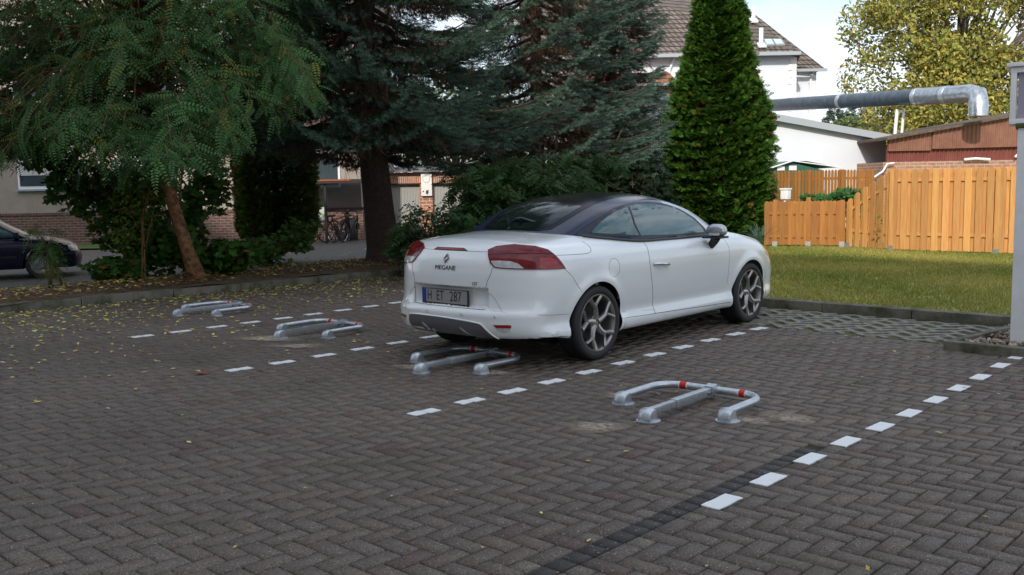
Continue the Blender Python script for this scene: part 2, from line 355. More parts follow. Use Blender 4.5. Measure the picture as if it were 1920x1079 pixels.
# kerbs ----------------------------------------------------------------
kerbm = mat('kerb_concrete', (.17, .155, .125), .9, noise=(4, (.055, .060, .030), .42, .62, 9), bump=(50, .5, .006))
def kerb(name, P, w, h0, h1, side, L=1.0, m=kerbm):
    mb = MB()
    for a, b in zip(P[:-1], P[1:]):
        a, b = Vector((*a, 0)), Vector((*b, 0)); d = (b - a); n = max(1, round(d.length / L)); u = d.normalized(); s = Vector((-u.y, u.x, 0)) * side
        for i in range(n):
            p = a + d * (i / n) + u * .004; q = a + d * ((i + 1) / n) - u * .004; j = random.uniform(-.004, .004)
            c = (p + q) / 2 + s * (w / 2 + j * .6)
            mb.box((c.x, c.y, (h0 + h1) / 2 + j), ((q - p).length, w, h1 - h0), math.atan2(u.y, u.x))
    o = mb.build(name, m, bevel=.012); o['kind'] = 'structure'; return o
kerb('kerb', [(-9.5, 9.84), (-2.72, 9.94)], .16, -.05, .105, 1)
kerb('kerb', [(-2.82, 8.31), (3, 8.31)], .10, -.03, .075, 1, 1.0)
kerb('kerb', [(-2.82, 8.42), (-2.62, 9.92)], .07, -.03, .07, -1, 1.5)
kerb('kerb', [(-13.05, -8), (-12.72, 3.9), (-12.42, 6.3), (-12.25, 8.6), (-12.2, 10.2)], .14, -.05, .10, 1, 1.0)
kerb('kerb', [(-12.2, 10.2), (-9.4, 10.2)], .14, -.05, .115, 1, 1.0)
# planted strip with soil, lawn
mb = MB()
nx, ny = 14, 60
P0 = lambda y: -12.6 - (.018 * (6.3 - y) if y < 6.3 else -.05 * min(y - 6.3, 4) * 1)
vs = []
for j in range(ny + 1):
    y = -8 + 23 * j / ny
    for i in range(nx + 1):
        t = i / nx; x = P0(y) + (-2.05 - (0.6 if y > 9 else .25 * math.sin(y))) * t - .01
        z = .09 + .07 * math.sin(math.pi * min(t * 1.3, 1)) + .018 * math.sin(7 * x + 3 * y) - (.36 * max(0, (t - .8) / .2) ** 1.3)
        vs.append((x, y, z))
mb.add(vs, [(j * (nx + 1) + i, j * (nx + 1) + i + 1, (j + 1) * (nx + 1) + i + 1, (j + 1) * (nx + 1) + i) for j in range(ny) for i in range(nx)])
o = mb.build('planting_bed', soil, smooth=True); o['kind'] = 'structure'
sheet('planting_bed', [(-14.6, 10.3), (-9.3, 10.3), (-9.3, 14.5), (-12, 14.5)], .085, soil)
lawnm = grassbase
sheet('lawn', [(-10.8, 10.02), (6, 10.02), (6, 30), (-10.8, 30)], .075, lawnm)
mb = MB(); mb.add([(-10.8, 10.02, .075), (-10.8, 30, .075), (-10.8, 30, -.4), (-10.8, 10.02, -.4)], [(0, 1, 2, 3)]); o = mb.build('lawn_edge', soil); o['kind'] = 'structure'
# lawn by the house: a strip in front of its wall
def quadsheet(name, P, z, m):
    return sheet(name, [(p.x, p.y) for p in P], z, m)
quadsheet('lawn', [V3(-30, 31.4, 0), V3(-30, 28.4, 0), V3(-11.5, 28.4, 0), V3(-10.5, 31.4, 0)], ZR + .05, mat('grass_far', (.05, .10, .02), .95, noise=(3, (.09, .14, .03), .35, .65), bump=(30, .6, .03)))
# grass paver field
gp = mat('paver_concrete', (.25, .24, .21), .9, noise=(14, (.13, .135, .10), .45, .7), bump=(70, .5, .004))
sheet('grass_paver_soil', [(-6.3, 8.62), (-2.83, 8.62), (-2.70, 9.93), (-6.3, 9.93)], -.008, mat('paver_moss', (.10, .13, .025), .95, noise=(7, (.055, .06, .03), .42, .62), bump=(60, .7, .01)))
mb = MB(); s = .105
for i in range(0, 36):
    for j in range(0, 13):
        x = -6.2 + i * s; y = 8.67 + j * s
        if x > -2.93 + (y - 8.6) * .1 or y > 9.9: continue
        an = .62 if (i + j) % 2 else -.62; l = .145 if (i + j) % 2 else .12
        if (i + 2 * j) % 4 == 3: continue
        an += random.uniform(-.05, .05); mb.box((x, y, -.002 + random.uniform(-.002, .002)), (l, .058, .02), an)
o = mb.build('grass_paver', gp, bevel=.003); o['kind'] = 'structure'
# gravel bed
sheet('gravel_bed', [(-2.78, 8.4), (4, 8.4), (4, 10.1), (-2.6, 10.1)], .02, soil)
ico = bmesh.new(); bmesh.ops.create_icosphere(ico, subdivisions=1, radius=1); IV = np.array([v.co[:] for v in ico.verts]); IF = np.array([[v.index for v in f.verts] for f in ico.faces]); ico.free()
n = 2600; P = np.stack([RNG.uniform(-2.74, .5, n), RNG.uniform(8.42, 9.95, n), RNG.uniform(.022, .05, n)], 1)
S = RNG.uniform(.012, .030, n); d = RNG.normal(size=(n, 3)); u = RNG.normal(size=(n, 3)); Rm = rots(d, u, RNG) * np.array([1, .75, .55])[None, None, :]
cc = np.array([(.42, .38, .32), (.30, .24, .18), (.5, .47, .43), (.22, .14, .10), (.36, .30, .22)])[RNG.integers(0, 5, n)]
o = scatter('gravel', IV, IF, P, Rm, S, cc, mat('stone', (1, 1, 1), .7, attr=True)); tag(o, 'loose pale and brown pebbles filling the kerbed bed by the white pillar', 'gravel', kind='stuff')
# lawn blades
def lawn_blades(name, x0, x1, y0, y1, n, label, zf=.072, hh=(.025, .06)):
    P = np.stack([RNG.uniform(x0, x1, n), RNG.uniform(y0, y1, n) ** 1, np.full(n, zf)], 1); h = RNG.uniform(*hh, n)
    a = RNG.uniform(0, 2 * np.pi, n); w = .006 + .004 * RNG.random(n); ln = RNG.normal(0, .02, (n, 2))
    v = np.zeros((n, 3, 3)); v[:, 0] = P + np.stack([np.cos(a) * w, np.sin(a) * w, 0 * a], 1); v[:, 1] = P - np.stack([np.cos(a) * w, np.sin(a) * w, 0 * a], 1); v[:, 2] = P + np.stack([ln[:, 0], ln[:, 1], h], 1)
    f = np.sin(P[:, 0] * 1.7 + np.sin(P[:, 1] * 1.1) * 2) * .5 + np.sin(P[:, 1] * 2.3 + P[:, 0]) * .4
    t = np.clip(.5 + .35 * f + RNG.normal(0, .22, n), 0, 1)[:, None]
    c = (1 - t) * np.array([.15, .21, .036]) + t * np.array([.45, .39, .12])
    o = npmesh(name, v.reshape(-1, 3), None, leafmat('grass_blade', .6, .3), tint=np.repeat(c, 3, 0), tris=np.arange(3 * n).reshape(-1, 3)); tag(o, label, 'grass', kind='stuff')
lawn_blades('grass', -10.7, -1.2, 10.1, 18.6, 90000, 'short mown yellowish lawn between the kerb and the wooden fence')
# ------------------------------------------------------------------ wooden fences on the right
def woodmat(name, c1, c2):
    if name in MATS: return MATS[name]
    m = bpy.data.materials.new(name); m.use_nodes = True; t = m.node_tree; p = t.nodes['Principled BSDF']
    c = t.nodes.new('ShaderNodeTexCoord'); mp_ = t.nodes.new('ShaderNodeMapping'); mp_.inputs['Scale'].default_value = (14, 14, 1.1)
    n = t.nodes.new('ShaderNodeTexNoise'); n.inputs['Scale'].default_value = 2.2; n.inputs['Detail'].default_value = 7; n.inputs['Distortion'].default_value = .6
    r = t.nodes.new('ShaderNodeMapRange'); r.inputs['From Min'].default_value = .3; r.inputs['From Max'].default_value = .7
    q = t.nodes.new('ShaderNodeMix'); q.data_type = 'RGBA'; q.inputs['A'].default_value = (*c1, 1); q.inputs['B'].default_value = (*c2, 1)
    a = t.nodes.new('ShaderNodeVertexColor'); a.layer_name = 'tint'
    u = t.nodes.new('ShaderNodeMix'); u.data_type = 'RGBA'; u.blend_type = 'MULTIPLY'; u.inputs['Factor'].default_value = 1
    t.links.new(c.outputs['Object'], mp_.inputs[0]); t.links.new(mp_.outputs[0], n.inputs['Vector']); t.links.new(n.outputs['Fac'], r.inputs['Value']); t.links.new(r.outputs[0], q.inputs['Factor'])
    t.links.new(q.outputs['Result'], u.inputs['A']); t.links.new(a.outputs['Color'], u.inputs['B']); t.links.new(u.outputs['Result'], p.inputs['Base Color']); p.inputs['Roughness'].default_value = .6
    b = t.nodes.new('ShaderNodeBump'); b.inputs['Strength'].default_value = .3; b.inputs['Distance'].default_value = .004; t.links.new(n.outputs['Fac'], b.inputs['Height']); t.links.new(b.outputs[0], p.inputs['Normal'])
    MATS[name] = m; return m
def tintmesh(o, f):
    a = o.data.color_attributes.new('tint', 'FLOAT_COLOR', 'POINT')
    for i, v in enumerate(o.data.vertices): a.data[i].color = (*f(i, v.co), 1)
WA = woodmat('fence_wood', (.60, .285, .085), (.74, .405, .145))
WB = woodmat('fence_wood_stained', (.33, .125, .018), (.44, .185, .03))
galv = mat('galvanised', (.62, .66, .70), .36, metal=.8, noise=(22, (.46, .50, .54), .35, .65))
def board_fence(root, P0, P1, top, z0, bw, pitch, wood, rails, posts, alt=True, thick=.018, double=True):
    """boards run along P0-P1 alternately in front of and behind the rails"""
    P0, P1 = Vector((*P0, 0)), Vector((*P1, 0)); d = P1 - P0; L = d.length; u = d / L; nrm = Vector((u.y, -u.x, 0)); base = root.location
    rz = math.atan2(u.y, u.x); mb = MB(); cols = []; rr = random.Random(int(L * 100))
    n = int(L / pitch)
    for i in range(n):
        s = (i + .5) * L / n; front = (i % 2 == 0) or not alt; off = (.028 if front else -.028)
        h = top(s / L) + rr.uniform(-.004, .004); c = P0 + u * s + nrm * off - base; w = bw / 2
        prof = [(-w, z0 + rr.uniform(-.01, .01)), (w, z0), (w, h - .045), (w * .75, h - .018), (w * .35, h - .003), (0, h), (-w * .35, h - .003), (-w * .75, h - .018), (-w, h - .045)]
        m = Matrix.Rotation(rz, 3, 'Z'); k = len(mb.v)
        mb.prism(prof, -thick / 2, thick / 2, lambda x, z, y: m @ Vector((x, y, 0)) + c + Vector((0, 0, z - base.z)))
        t = rr.uniform(.70, 1.08); cols += [(t, t * rr.uniform(.94, 1.03), t * .97)] * (len(mb.v) - k)
    for zr in rails:
        zr0, zr1 = zr if isinstance(zr, tuple) else (zr, zr)
        A = P0 - base; B = P1 - base; k = len(mb.v)
        vs = []
        for P, z in ((A, zr0), (B, zr1)):
            for dy in (-.016, .016):
                for dz in (-.03, .03): q = P + nrm * dy; vs.append((q.x, q.y, z + dz - base.z))
        mb.add(vs, [(0, 1, 3, 2), (4, 6, 7, 5), (0, 4, 5, 1), (2, 3, 7, 6), (0, 2, 6, 4), (1, 5, 7, 3)]); cols += [(.9, .88, .85)] * 8
    o = mb.build('board_panel', wood, root); tintmesh(o, lambda i, c: cols[i])
    for s, ht in posts:
        c = P0 + u * (s * L) - base; mb = MB(); mb.box((c.x, c.y, (ht + z0) / 2 - base.z), (.09, .075, ht - z0), rz)
        o = mb.build('post', wood, root, bevel=.008); tintmesh(o, lambda i, c: (.85, .83, .8))
        mb = MB(); q = c + nrm * .048
        mb.box((c.x, c.y, z0 - .01 - base.z), (.102, .09, .16), rz)
        mb.build('post_shoe', galv, root)
fr = thing('wooden_fence', 'tall pale orange board fence along the back of the lawn beside the white pillar', 'fence', (-7.24, 18.34, 0))
board_fence(fr, (-7.24, 18.34), (-3.2, 18.30), lambda t: 1.63, .10, .118, .094, WA, [1.42, .40], [(.0, 1.64), (.47, 1.60), (.96, 1.6)])
fr = thing('wooden_fence', 'sloping board fence panel stepping down from the tall fence to the low gate', 'fence', (-8.30, 18.78, 0))
board_fence(fr, (-8.30, 18.84), (-7.27, 18.42), lambda t: 1.02 + .60 * t ** .85, .10, .118, .097, WA, [(.42, .40), (.82, 1.38)], [(.0, 1.0)])
fr = thing('wooden_gate', 'low darker stained board fence with gate in front of the picket fence', 'fence', (-9.8, 18.1, 0))
board_fence(fr, (-9.80, 18.12), (-8.38, 18.80), lambda t: 1.03, .12, .10, .077, WB, [.78, .30], [(.13, 1.06), (.55, 1.10), (.97, 1.04)])
a, b = V3(6.0, 22.2, 0), V3(9.35, 24.6, 0)
fr = thing('picket_fence', 'long brown picket fence behind the low gate with rounded pickets', 'fence', (a.x, a.y, 0))
board_fence(fr, (a.x, a.y), (b.x, b.y), lambda t: 1.68 + .02 * t, .02, .085, .125, WB, [1.48, .40], [(.0, 1.7), (.36, 1.7), (.68, 1.7), (.99, 1.7)], alt=False)
# white post box behind the gate, and its stand
c = G(1483, 465); c = V3(5.95, 20.6, .07)
pb = thing('letter_box', 'small white box with a flat lid on a post behind the low gate', 'letter box', (c.x, c.y, .07))
wpl = mat('white_plastic', (.86, .87, .89), .4)
MB().box((0, 0, .55), (.06, .06, 1.1)).build('post', wpl, pb); MB().box((0, 0, 1.08), (.17, .15, .20)).build('box', wpl, pb, bevel=.01)
MB().box((0, 0, 1.20), (.20, .19, .035)).build('lid', wpl, pb, bevel=.01)
# ------------------------------------------------------------------ white pillar with lantern at the right edge
white_wall = mat('white_render', (.84, .86, .90), .85, noise=(3, (.66, .69, .73), .35, .7), bump=(120, .35, .004))
c = G(1893, 650)
pl = thing('pillar', 'white rendered pillar standing in the gravel bed at the right edge', 'pillar', (c.x, c.y, 0), YAW - .50)
MB().bx(.0, .42, -.02, .40, .0, 1.86).build('shaft', white_wall, pl, bevel=.008)
MB().bx(-.02, .44, -.04, .42, 1.862, 1.90).build('cap', mat('mossy_cap', (.13, .14, .06), .95, noise=(20, (.07, .10, .03), .4, .6), bump=(40, .6, .01)), pl, bevel=.01)
ax_, ay_ = Vector((math.cos(YAW - .5), math.sin(YAW - .5), 0)), Vector((-math.sin(YAW - .5), math.cos(YAW - .5), 0)); c2 = c + ax_ * .19 + ay_ * .19
ln = thing('lantern', 'square white framed lantern with glass panes on top of the white pillar', 'lantern', (c2.x, c2.y, 1.90), YAW - .5)
mb = MB()
for sx in (-1, 1):
    for sy in (-1, 1): mb.box((sx * .235, sy * .20, .23), (.045, .045, .42))
for z in (.015, .44):
    mb.box((0, -.20, z), (.52, .05, .045)); mb.box((0, .20, z), (.52, .05, .045)); mb.box((-.235, 0, z), (.05, .35, .045)); mb.box((.235, 0, z), (.05, .35, .045))
mb.build('frame', wpl, ln, bevel=.006)
MB().bx(-.20, .20, -.185, .185, .04, .42).build('pane', mat('lantern_glass', (.35, .33, .42), .1, spec=.7), ln)
MB().bx(-.29, .29, -.25, .25, .466, .50).build('roof', wpl, ln, bevel=.01)
# ------------------------------------------------------------------ buildings behind the fence (frames aligned with the view)
def froot(name, label, cat, lx, D, z):
    p = V3(lx, D, z); o = thing(name, label, cat, p, YAW); return o
wh = mat('white_house_wall', (.70, .74, .80), .85, noise=(1.2, (.66, .70, .77), .35, .7))
def tilemat(name, c1, c2, w=.28, h=.22):
    if name in MATS: return MATS[name]
    m = brickmat(name, c1, c2, (.03, .025, .02), w, h, .03); return m
tile_brown = tilemat('roof_tile_brown', (.13, .105, .090), (.21, .17, .15), .24, .22)
tile_red = tilemat('roof_tile_red', (.30, .10, .04), (.42, .16, .07), .3, .25)
fascia = mat('grey_fascia', (.34, .38, .42), .6)
hs = froot('white_house', 'tall white house with brown tiled hipped roof and corner quoins', 'house', 9, 40, ZR)
# local: x right, y away; origin (9, 40)
MB().bx(-8.0, 2.87, 0, 10, 0, 6.85).build('wall', wh, hs)
MB().bx(2.88, 4.2, 1.6, 9, 0, 6.35).build('side_wall', wh, hs)
for xa, xb, ya, dz_ in ((2.87, 2.93, -.04, 0), (4.2, 4.26, 1.56, -.4)):
    mb = MB(); mb.bx(xa - .12, xb - .015, ya + .012, ya + .2, .8, 6.7 + dz_)
    for k in range(20):
        z = 6.5 - k * .28; w = .28 if k % 2 else .20
        mb.bx(xa - w, xb, ya, ya + .24, z + dz_, z + .25 + dz_)
    mb.build('quoins', mat('quoin', (.76, .78, .80), .8), hs, bevel=.01)
mb = MB(); mb.bx(-8.2, 2.84, -.05, 0, 2.3 + .25, 2.42 + .25); mb.bx(-8.2, 2.6, -.06, 0, 2.75, 2.80); mb.build('cornice', mat('quoin', (.76, .78, .80), .8), hs)
E0, E1 = 7.0, 6.45
# roof: front slope of the wing, hip down to the right; thickness through the hidden back slopes
mb = MB()
v = [(-8.4, -.45, 7.0), (3.0, -.45, 6.85), (3.2, 1.1, 6.5), (4.5, 1.1, 6.38), (4.5, 9.5, 6.4), (-8.4, 10.5, 7.0), (-8.4, 5, 12.2), (.95, 5, 9.95), (1.95, 5, 9.75)]
mb.add(v, [(0, 1, 2, 7, 6), (2, 3, 8, 7), (3, 4, 8), (4, 5, 6, 7, 8), (0, 6, 5), (0, 5, 4, 3, 2, 1)])
mb.build('roof', tile_brown, hs)
mb = MB(); mb.bx(-8.3, 2.95, -.56, -.40, 6.78, 6.92); mb.bx(2.95, 4.55, 1.0, 1.12, 6.28, 6.40); mb.build('gutter', fascia, hs)
MB().tube([(4.1, 1.55, 6.3), (4.0, 1.5, 6.0), (3.98, 1.5, 1)], .05).build('downpipe', wpl, hs); MB().tube([(-2.15, -.1, 6.8), (-2.35, -.1, 6.3), (-2.4, -.1, 1)], .05).build('downpipe', wpl, hs)
# roof windows and flues lie in the slope
sl = math.atan2(2.9, 5.4)
def on_slope(x, t): return Vector((x, -.45 + 5.4 * t, 6.9 + 3.15 * t))
skyg = mat('skylight_glass', (.45, .60, .72), .08, spec=.8)
for x, t, w, h_ in ((-1.7, .26, .85, .95), (1.80, .11, .30, .5), (2.18, .11, .30, .5), (-1.9, .78, .5, .5)):
    m = Matrix.Rotation(math.atan2(3.15, 5.4), 3, 'X'); p = on_slope(x, t) + Vector((0, -.06, .12))
    f = MB().box(p, (w + .12, h_ + .12, .08), m=m).build('skylight', mat('skylight_frame', (.30, .32, .34), .5), hs)
    MB().box(p + m @ Vector((0, 0, .05)), (w, h_, .03), m=m).build('pane', skyg, f)
for x, t, hh in ((1.72, .52, .75), (1.45, .08, .8), (-3.4, .35, .8)):
    p = on_slope(x, t); mb = MB(); mb.tube([p, p + Vector((0, 0, hh))], .09, 10); mb.box(p + Vector((0, -.1, .1)), (.32, .4, .06), m=Matrix.Rotation(.5, 3, 'X')); mb.build('flue', wpl, hs)
# small red roofed bay between spruce and arborvitae
rb = froot('red_roofed_extension', 'small brick extension with red tiled roof left of the white house', 'building', 5.6, 37, ZR)
MB().bx(-3.5, .75, 0, 4, 0, 5.40).build('wall', brickmat('red_brick', (.36, .13, .07), (.27, .09, .05), (.45, .40, .34)), rb)
mb = MB(); mb.add([(-3.7, -.3, 5.45), (.9, -.3, 5.45), (.9, 2.2, 6.15), (-3.7, 2.2, 6.15), (-3.7, 4.1, 5.3), (.9, 4.1, 5.3)], [(0, 1, 2, 3), (0, 3, 4), (1, 5, 2), (0, 4, 5, 1), (3, 2, 5, 4)]); mb.build('roof', tile_red, rb)
mb = MB(); mb.tube([(.9, -.2, 5.3), (.75, -.12, 4.9), (.7, -.1, 0)], .05, 8); mb.bx(-3.7, .95, -.42, -.305, 5.36, 5.46); mb.build('gutter', fascia, rb)
# low white building
lw = froot('outbuilding', 'low white rendered outbuilding with a sloping grey roof behind the picket fence', 'building', 7.5, 28, ZR)
mb = MB(); mb.prism([(-5.0, 0), (3.50, 0), (3.50, 2.83), (0, 3.58), (-5, 4.5)], 0, 5, lambda x, z, y: (x, y, z)); mb.build('wall', wh, lw)
mb = MB(); mb.prism([(-5.2, 4.56), (3.66, 2.81), (3.66, 2.92), (-5.2, 4.67)], -.18, 6.4, lambda x, z, y: (x, y, z + .085 * y)); mb.build('roof', mat('roofing_felt', (.10, .125, .13), .8, noise=(6, (.16, .19, .18), .4, .7)), lw)
mb = MB(); mb.prism([(-5.25, 4.50), (3.70, 2.74), (3.70, 2.935), (-5.25, 4.685)], -.25, -.19, lambda x, z, y: (x, y, z)); mb.build('fascia_board', fascia, lw)
# brown clad building with brick base
bb = froot('clad_shed', 'shed clad in brown corrugated sheets over a brick base', 'building', 10.3, 26, ZR)
MB().bx(-.14, 6, .02, 4, 0, 2.15).build('base_wall', brickmat('pink_brick', (.42, .20, .13), (.34, .15, .10), (.42, .36, .30), .24, .085, .012), bb)
def corrug(mb, x0, x1, zf0, zf1, y, p=.115, d=.022):
    n = int((x1 - x0) / p * 4); vs = []
    for i in range(n + 1):
        x = x0 + (x1 - x0) * i / n; yy = y - (d if (i % 4) in (1, 2) else 0)
        vs += [(x, yy, zf0(x)), (x, yy, zf1(x)), (x, y + .06, zf0(x)), (x, y + .06, zf1(x))]
    fs = []
    for i in range(n):
        a = i * 4; fs += [(a, a + 4, a + 5, a + 1), (a + 2, a + 3, a + 7, a + 6), (a + 1, a + 5, a + 7, a + 3), (a, a + 2, a + 6, a + 4)]
    mb.add(vs, fs)
brn = mat('brown_sheet', (.20, .085, .055), .55, noise=(2.5, (.27, .13, .09), .4, .7)); red = mat('red_sheet', (.16, .038, .030), .55, noise=(2.5, (.21, .06, .045), .4, .7))
topz = lambda x: 2.76 + .165 * x + .0 
mb = MB(); corrug(mb, 1.15, 6.0, lambda x: 2.47 + .008 * x, topz, -.05); corrug(mb, -.03, 1.13, lambda x: 2.44, topz, -.02); mb.build('upper_cladding', brn, bb)
mb = MB(); corrug(mb, -.03, 6.0, lambda x: 2.13, lambda x: 2.60, .08); mb.build('lower_cladding', red, bb)
mb = MB(); mb.prism([(-.15, 2.73), (6.2, 3.78), (6.2, 3.83), (-.15, 2.80)], -.22, 4.2, lambda x, z, y: (x, y, z)); mb.build('roof', mat('old_roof_felt', (.09, .06, .05), .9, noise=(9, (.16, .12, .09), .4, .65), bump=(12, .6, .03)), bb)
mb = MB(); mb.tube([(.1, -.1, 2.12), (-.1, -.15, 2.1), (-.25, -.25, 1.9), (-.5, -.3, 1.75), (-.9, -.3, 1.68)], .025, 6); mb.build('cable', wpl, bb); mb = MB(); mb.tube([(2.0, -.1, 2.18), (2.3, -.12, 2.2), (2.7, -.1, 2.17)], .035, 6); mb.build('cable', wpl, bb); mb = MB()
mb.tube([(3.95 - .4, -.12, 2.55), (3.9 - .4, -.15, 2.35), (3.75 - .4, -.15, 2.22)], .035, 6); mb.build('cable', wpl, bb)
# the big extraction pipe on a post
def vp(lx, D, z): return V3(lx, D, z)
pt0 = V3(13.05, 25.5, ZR + 3.3)
pp = thing('exhaust_duct', 'large silver ventilation duct running above the low roofs to an elbow on the brown shed', 'pipe', pt0)
def rel(pts): return [tuple(Vector(p) - pt0) for p in pts]
A0 = V3(12.10, 25.7, 3.66); A1 = V3(9.95, 37.5, 4.35)
duct_dark = mat('duct_wrap', (.07, .10, .135), .4, metal=.35, noise=(5, (.14, .175, .21), .4, .7), bump=(8, .3, .02)); foil = mat('duct_foil', (.62, .65, .68), .28, metal=.9, noise=(9, (.42, .46, .50), .4, .62), bump=(14, .5, .02))
mid = A0.lerp(A1, .17)
L0 = A0.lerp(A1, .0)
MB().tube(rel([A1, mid]), .225, 24).build('wrapped_pipe', duct_dark, pp, smooth=True)
dirn = (A0 - A1).normalized(); el = [mid, A0]; top = A0
corner = A0 + dirn * .55
el += [A0.lerp(corner, .6), corner + Vector((0, 0, -.05)) + RT * .05, corner + Vector((0, 0, -.25)) + dirn * .12, corner + Vector((0, 0, -.60)) + dirn * .13]
MB().tube(rel(el), .24, 24).build('foil_elbow', foil, pp, smooth=True)
for t in (.17, .06, .52):
    q = A0.lerp(A1, t); MB().tube(rel([q, q + dirn * .16]), .246, 24).build('joint_band', mat('foil_band', (.75, .77, .79), .3, metal=.8), pp, smooth=True)
q = A0.lerp(A1, .25)
mb = MB(); s0 = Vector((q.x, q.y, 2.6)); mb.tube(rel([Vector((q.x, q.y, 3.5)), s0 - RT * .06]), .05, 8); mb.tube(rel([Vector((q.x, q.y, 3.5)) + RT * .2, s0 + RT * .14]), .04, 8); mb.build('support_post', wpl, pp)
# green garden shed
gs = froot('garden_shed', 'green garden shed with white edged roof behind the picket fence', 'shed', 7.75, 25.6, .12)
grn = mat('green_sheet', (.015, .10, .065), .5)
mb = MB(); mb.prism([(-.85, 0), (.6, 0), (.6, 1.60), (-.20, 1.80), (-.85, 1.62)], 0, 2, lambda x, z, y: (x, y, z)); mb.build('wall', grn, gs)
mb = MB(); mb.add([(-.95, -.1, 1.62), (-.22, -.1, 1.84), (.25, .2, 1.84), (1.15, .2, 1.66), (1.15, 2, 1.66), (.25, 2, 1.86), (-.22, 2, 1.86), (-.95, 2, 1.62), (0, 1, 1.60)], [(0, 1, 6, 7), (1, 2, 5, 6), (2, 3, 4, 5), (0, 8, 1), (1, 8, 2), (2, 8, 3), (0, 7, 8), (7, 6, 8), (6, 5, 8), (5, 4, 8), (4, 3, 8)]); mb.build('roof', grn, gs)
mb = MB(); mb.tube([(-.97, -.12, 1.615), (-.22, -.12, 1.845)], .02, 6); mb.tube([(-.22, -.12, 1.845), (1.17, .18, 1.655)], .015, 6); mb.build('trim', wpl, gs)
MB().box((-.50, -.01, 1.66), (.20, .03, .12)).build('window', wpl, gs); MB().box((-.18, -.01, 1.66), (.20, .03, .12)).build('window', wpl, gs)
# house far off to the right
oh = froot('orange_house', 'distant house with orange walls and brown roof glimpsed under the duct', 'house', 21.9, 50, ZR)
MB().bx(-1.4, 4, 0, 6, 0, 4.2).build('wall', mat('orange_render', (.50, .24, .15), .85), oh)
mb = MB(); mb.prism([(-.5, 4.0), (6.5, 4.0), (3, 5.1)], -1.6, 4.4, lambda y, z, x: (x, y, z)); mb.build('roof', tile_brown, oh)
MB().bx(1.3, 2.2, -.05, 0, 2.4, 3.6).build('window', wpl, oh)
# ------------------------------------------------------------------ house on the left with brick plinth
beige = mat('beige_render', (.36, .315, .27), .9, noise=(2, (.30, .26, .225), .35, .7), bump=(60, .5, .01))
dbrick = brickmat('dark_red_brick', (.17, .075, .055), (.115, .05, .04), (.20, .17, .15), .25, .085, .014)
ah = froot('apartment_house', 'beige rendered apartment house with dark red brick plinth behind the trees', 'house', -12, 31, ZR)
MB().bx(-9, 7.15, 0, 9, 1.08, 9.5).build('wall', beige, ah)
MB().bx(-9, 7.2, -.06, 9, 0, 1.00).build('brick_plinth', dbrick, ah)
MB().bx(-9, 7.23, -.09, .2, 1.003, 1.077).build('plinth_coping', brickmat('coping_brick', (.15, .06, .05), (.11, .05, .04), (.18, .15, .13), .09, .2, .012), ah)
slatm = mat('shutter', (.55, .56, .58), .5); dark = mat('dark_gap', (.012, .012, .015), .4)
def win(x0, x1, z0, z1, root, shut=.72):
    f = MB().bx(x0, x1, -.05, .02, z0, z1).build('window', wpl, root, bevel=.01)
    MB().bx(x0 + .07, x1 - .07, -.065, -.052, z0 + .10, z1 - .06).build('pane', mat('window_glass', (.05, .07, .08), .06, spec=.8), f)
    zs = z1 - .06 - (z1 - z0 - .16) * shut; mb = MB(); k = 0
    n = int((z1 - .06 - zs) / .05)
    for i in range(n): z = z1 - .06 - i * .05; mb.bx(x0 + .075, x1 - .075, -.088 , -.068, z - .046, z)
    if shut > .05: mb.build('shutter_slats', slatm, f)
    MB().bx(x0 - .06, x1 + .06, -.14, .0, z0 - .055, z0 - .003).build('sill', mat('sill', (.30, .36, .42), .5), f)
win(-3.93, -2.33, 1.85, 2.80, ah, .62); win(3.05, 4.0, 1.72, 2.9, ah, .0); win(5.6, 6.5, 1.72, 2.9, ah, .0); win(-.8, .6, 1.85, 2.85, ah, .3)
win(-3.93, -2.33, 4.6, 5.9, ah, .4); win(.0, 1.4, 4.6, 5.9, ah, .0)
MB().bx(-.15, .0 + .9, -.07, -.062, .55, .8).build('cellar_window', dark, ah); MB().bx(6.6, 7.0, -.07, -.062, .05, .75).build('cellar_window', dark, ah)
# lean-to roof over the bikes
lt = froot('carport', 'flat dark lean-to roof on a thin post over the bicycles', 'shelter', -5.5, 30.6, ZR)
blackm = mat('black_metal', (.02, .02, .022), .45, metal=.3)
MB().bx(-1.3, 1.5, -1.2, .3, 1.86, 1.98).build('roof', mat('dark_boards', (.035, .03, .028), .8), lt); MB().bx(-.27, -.19, -1.1, -1.02, 0, 1.86).build('post', blackm, lt)
MB().bx(-.95, .6, -1.22, -1.203, 1.93, 1.985).build('edge_trim', mat('red_tiles_edge', (.30, .09, .04), .8), lt)
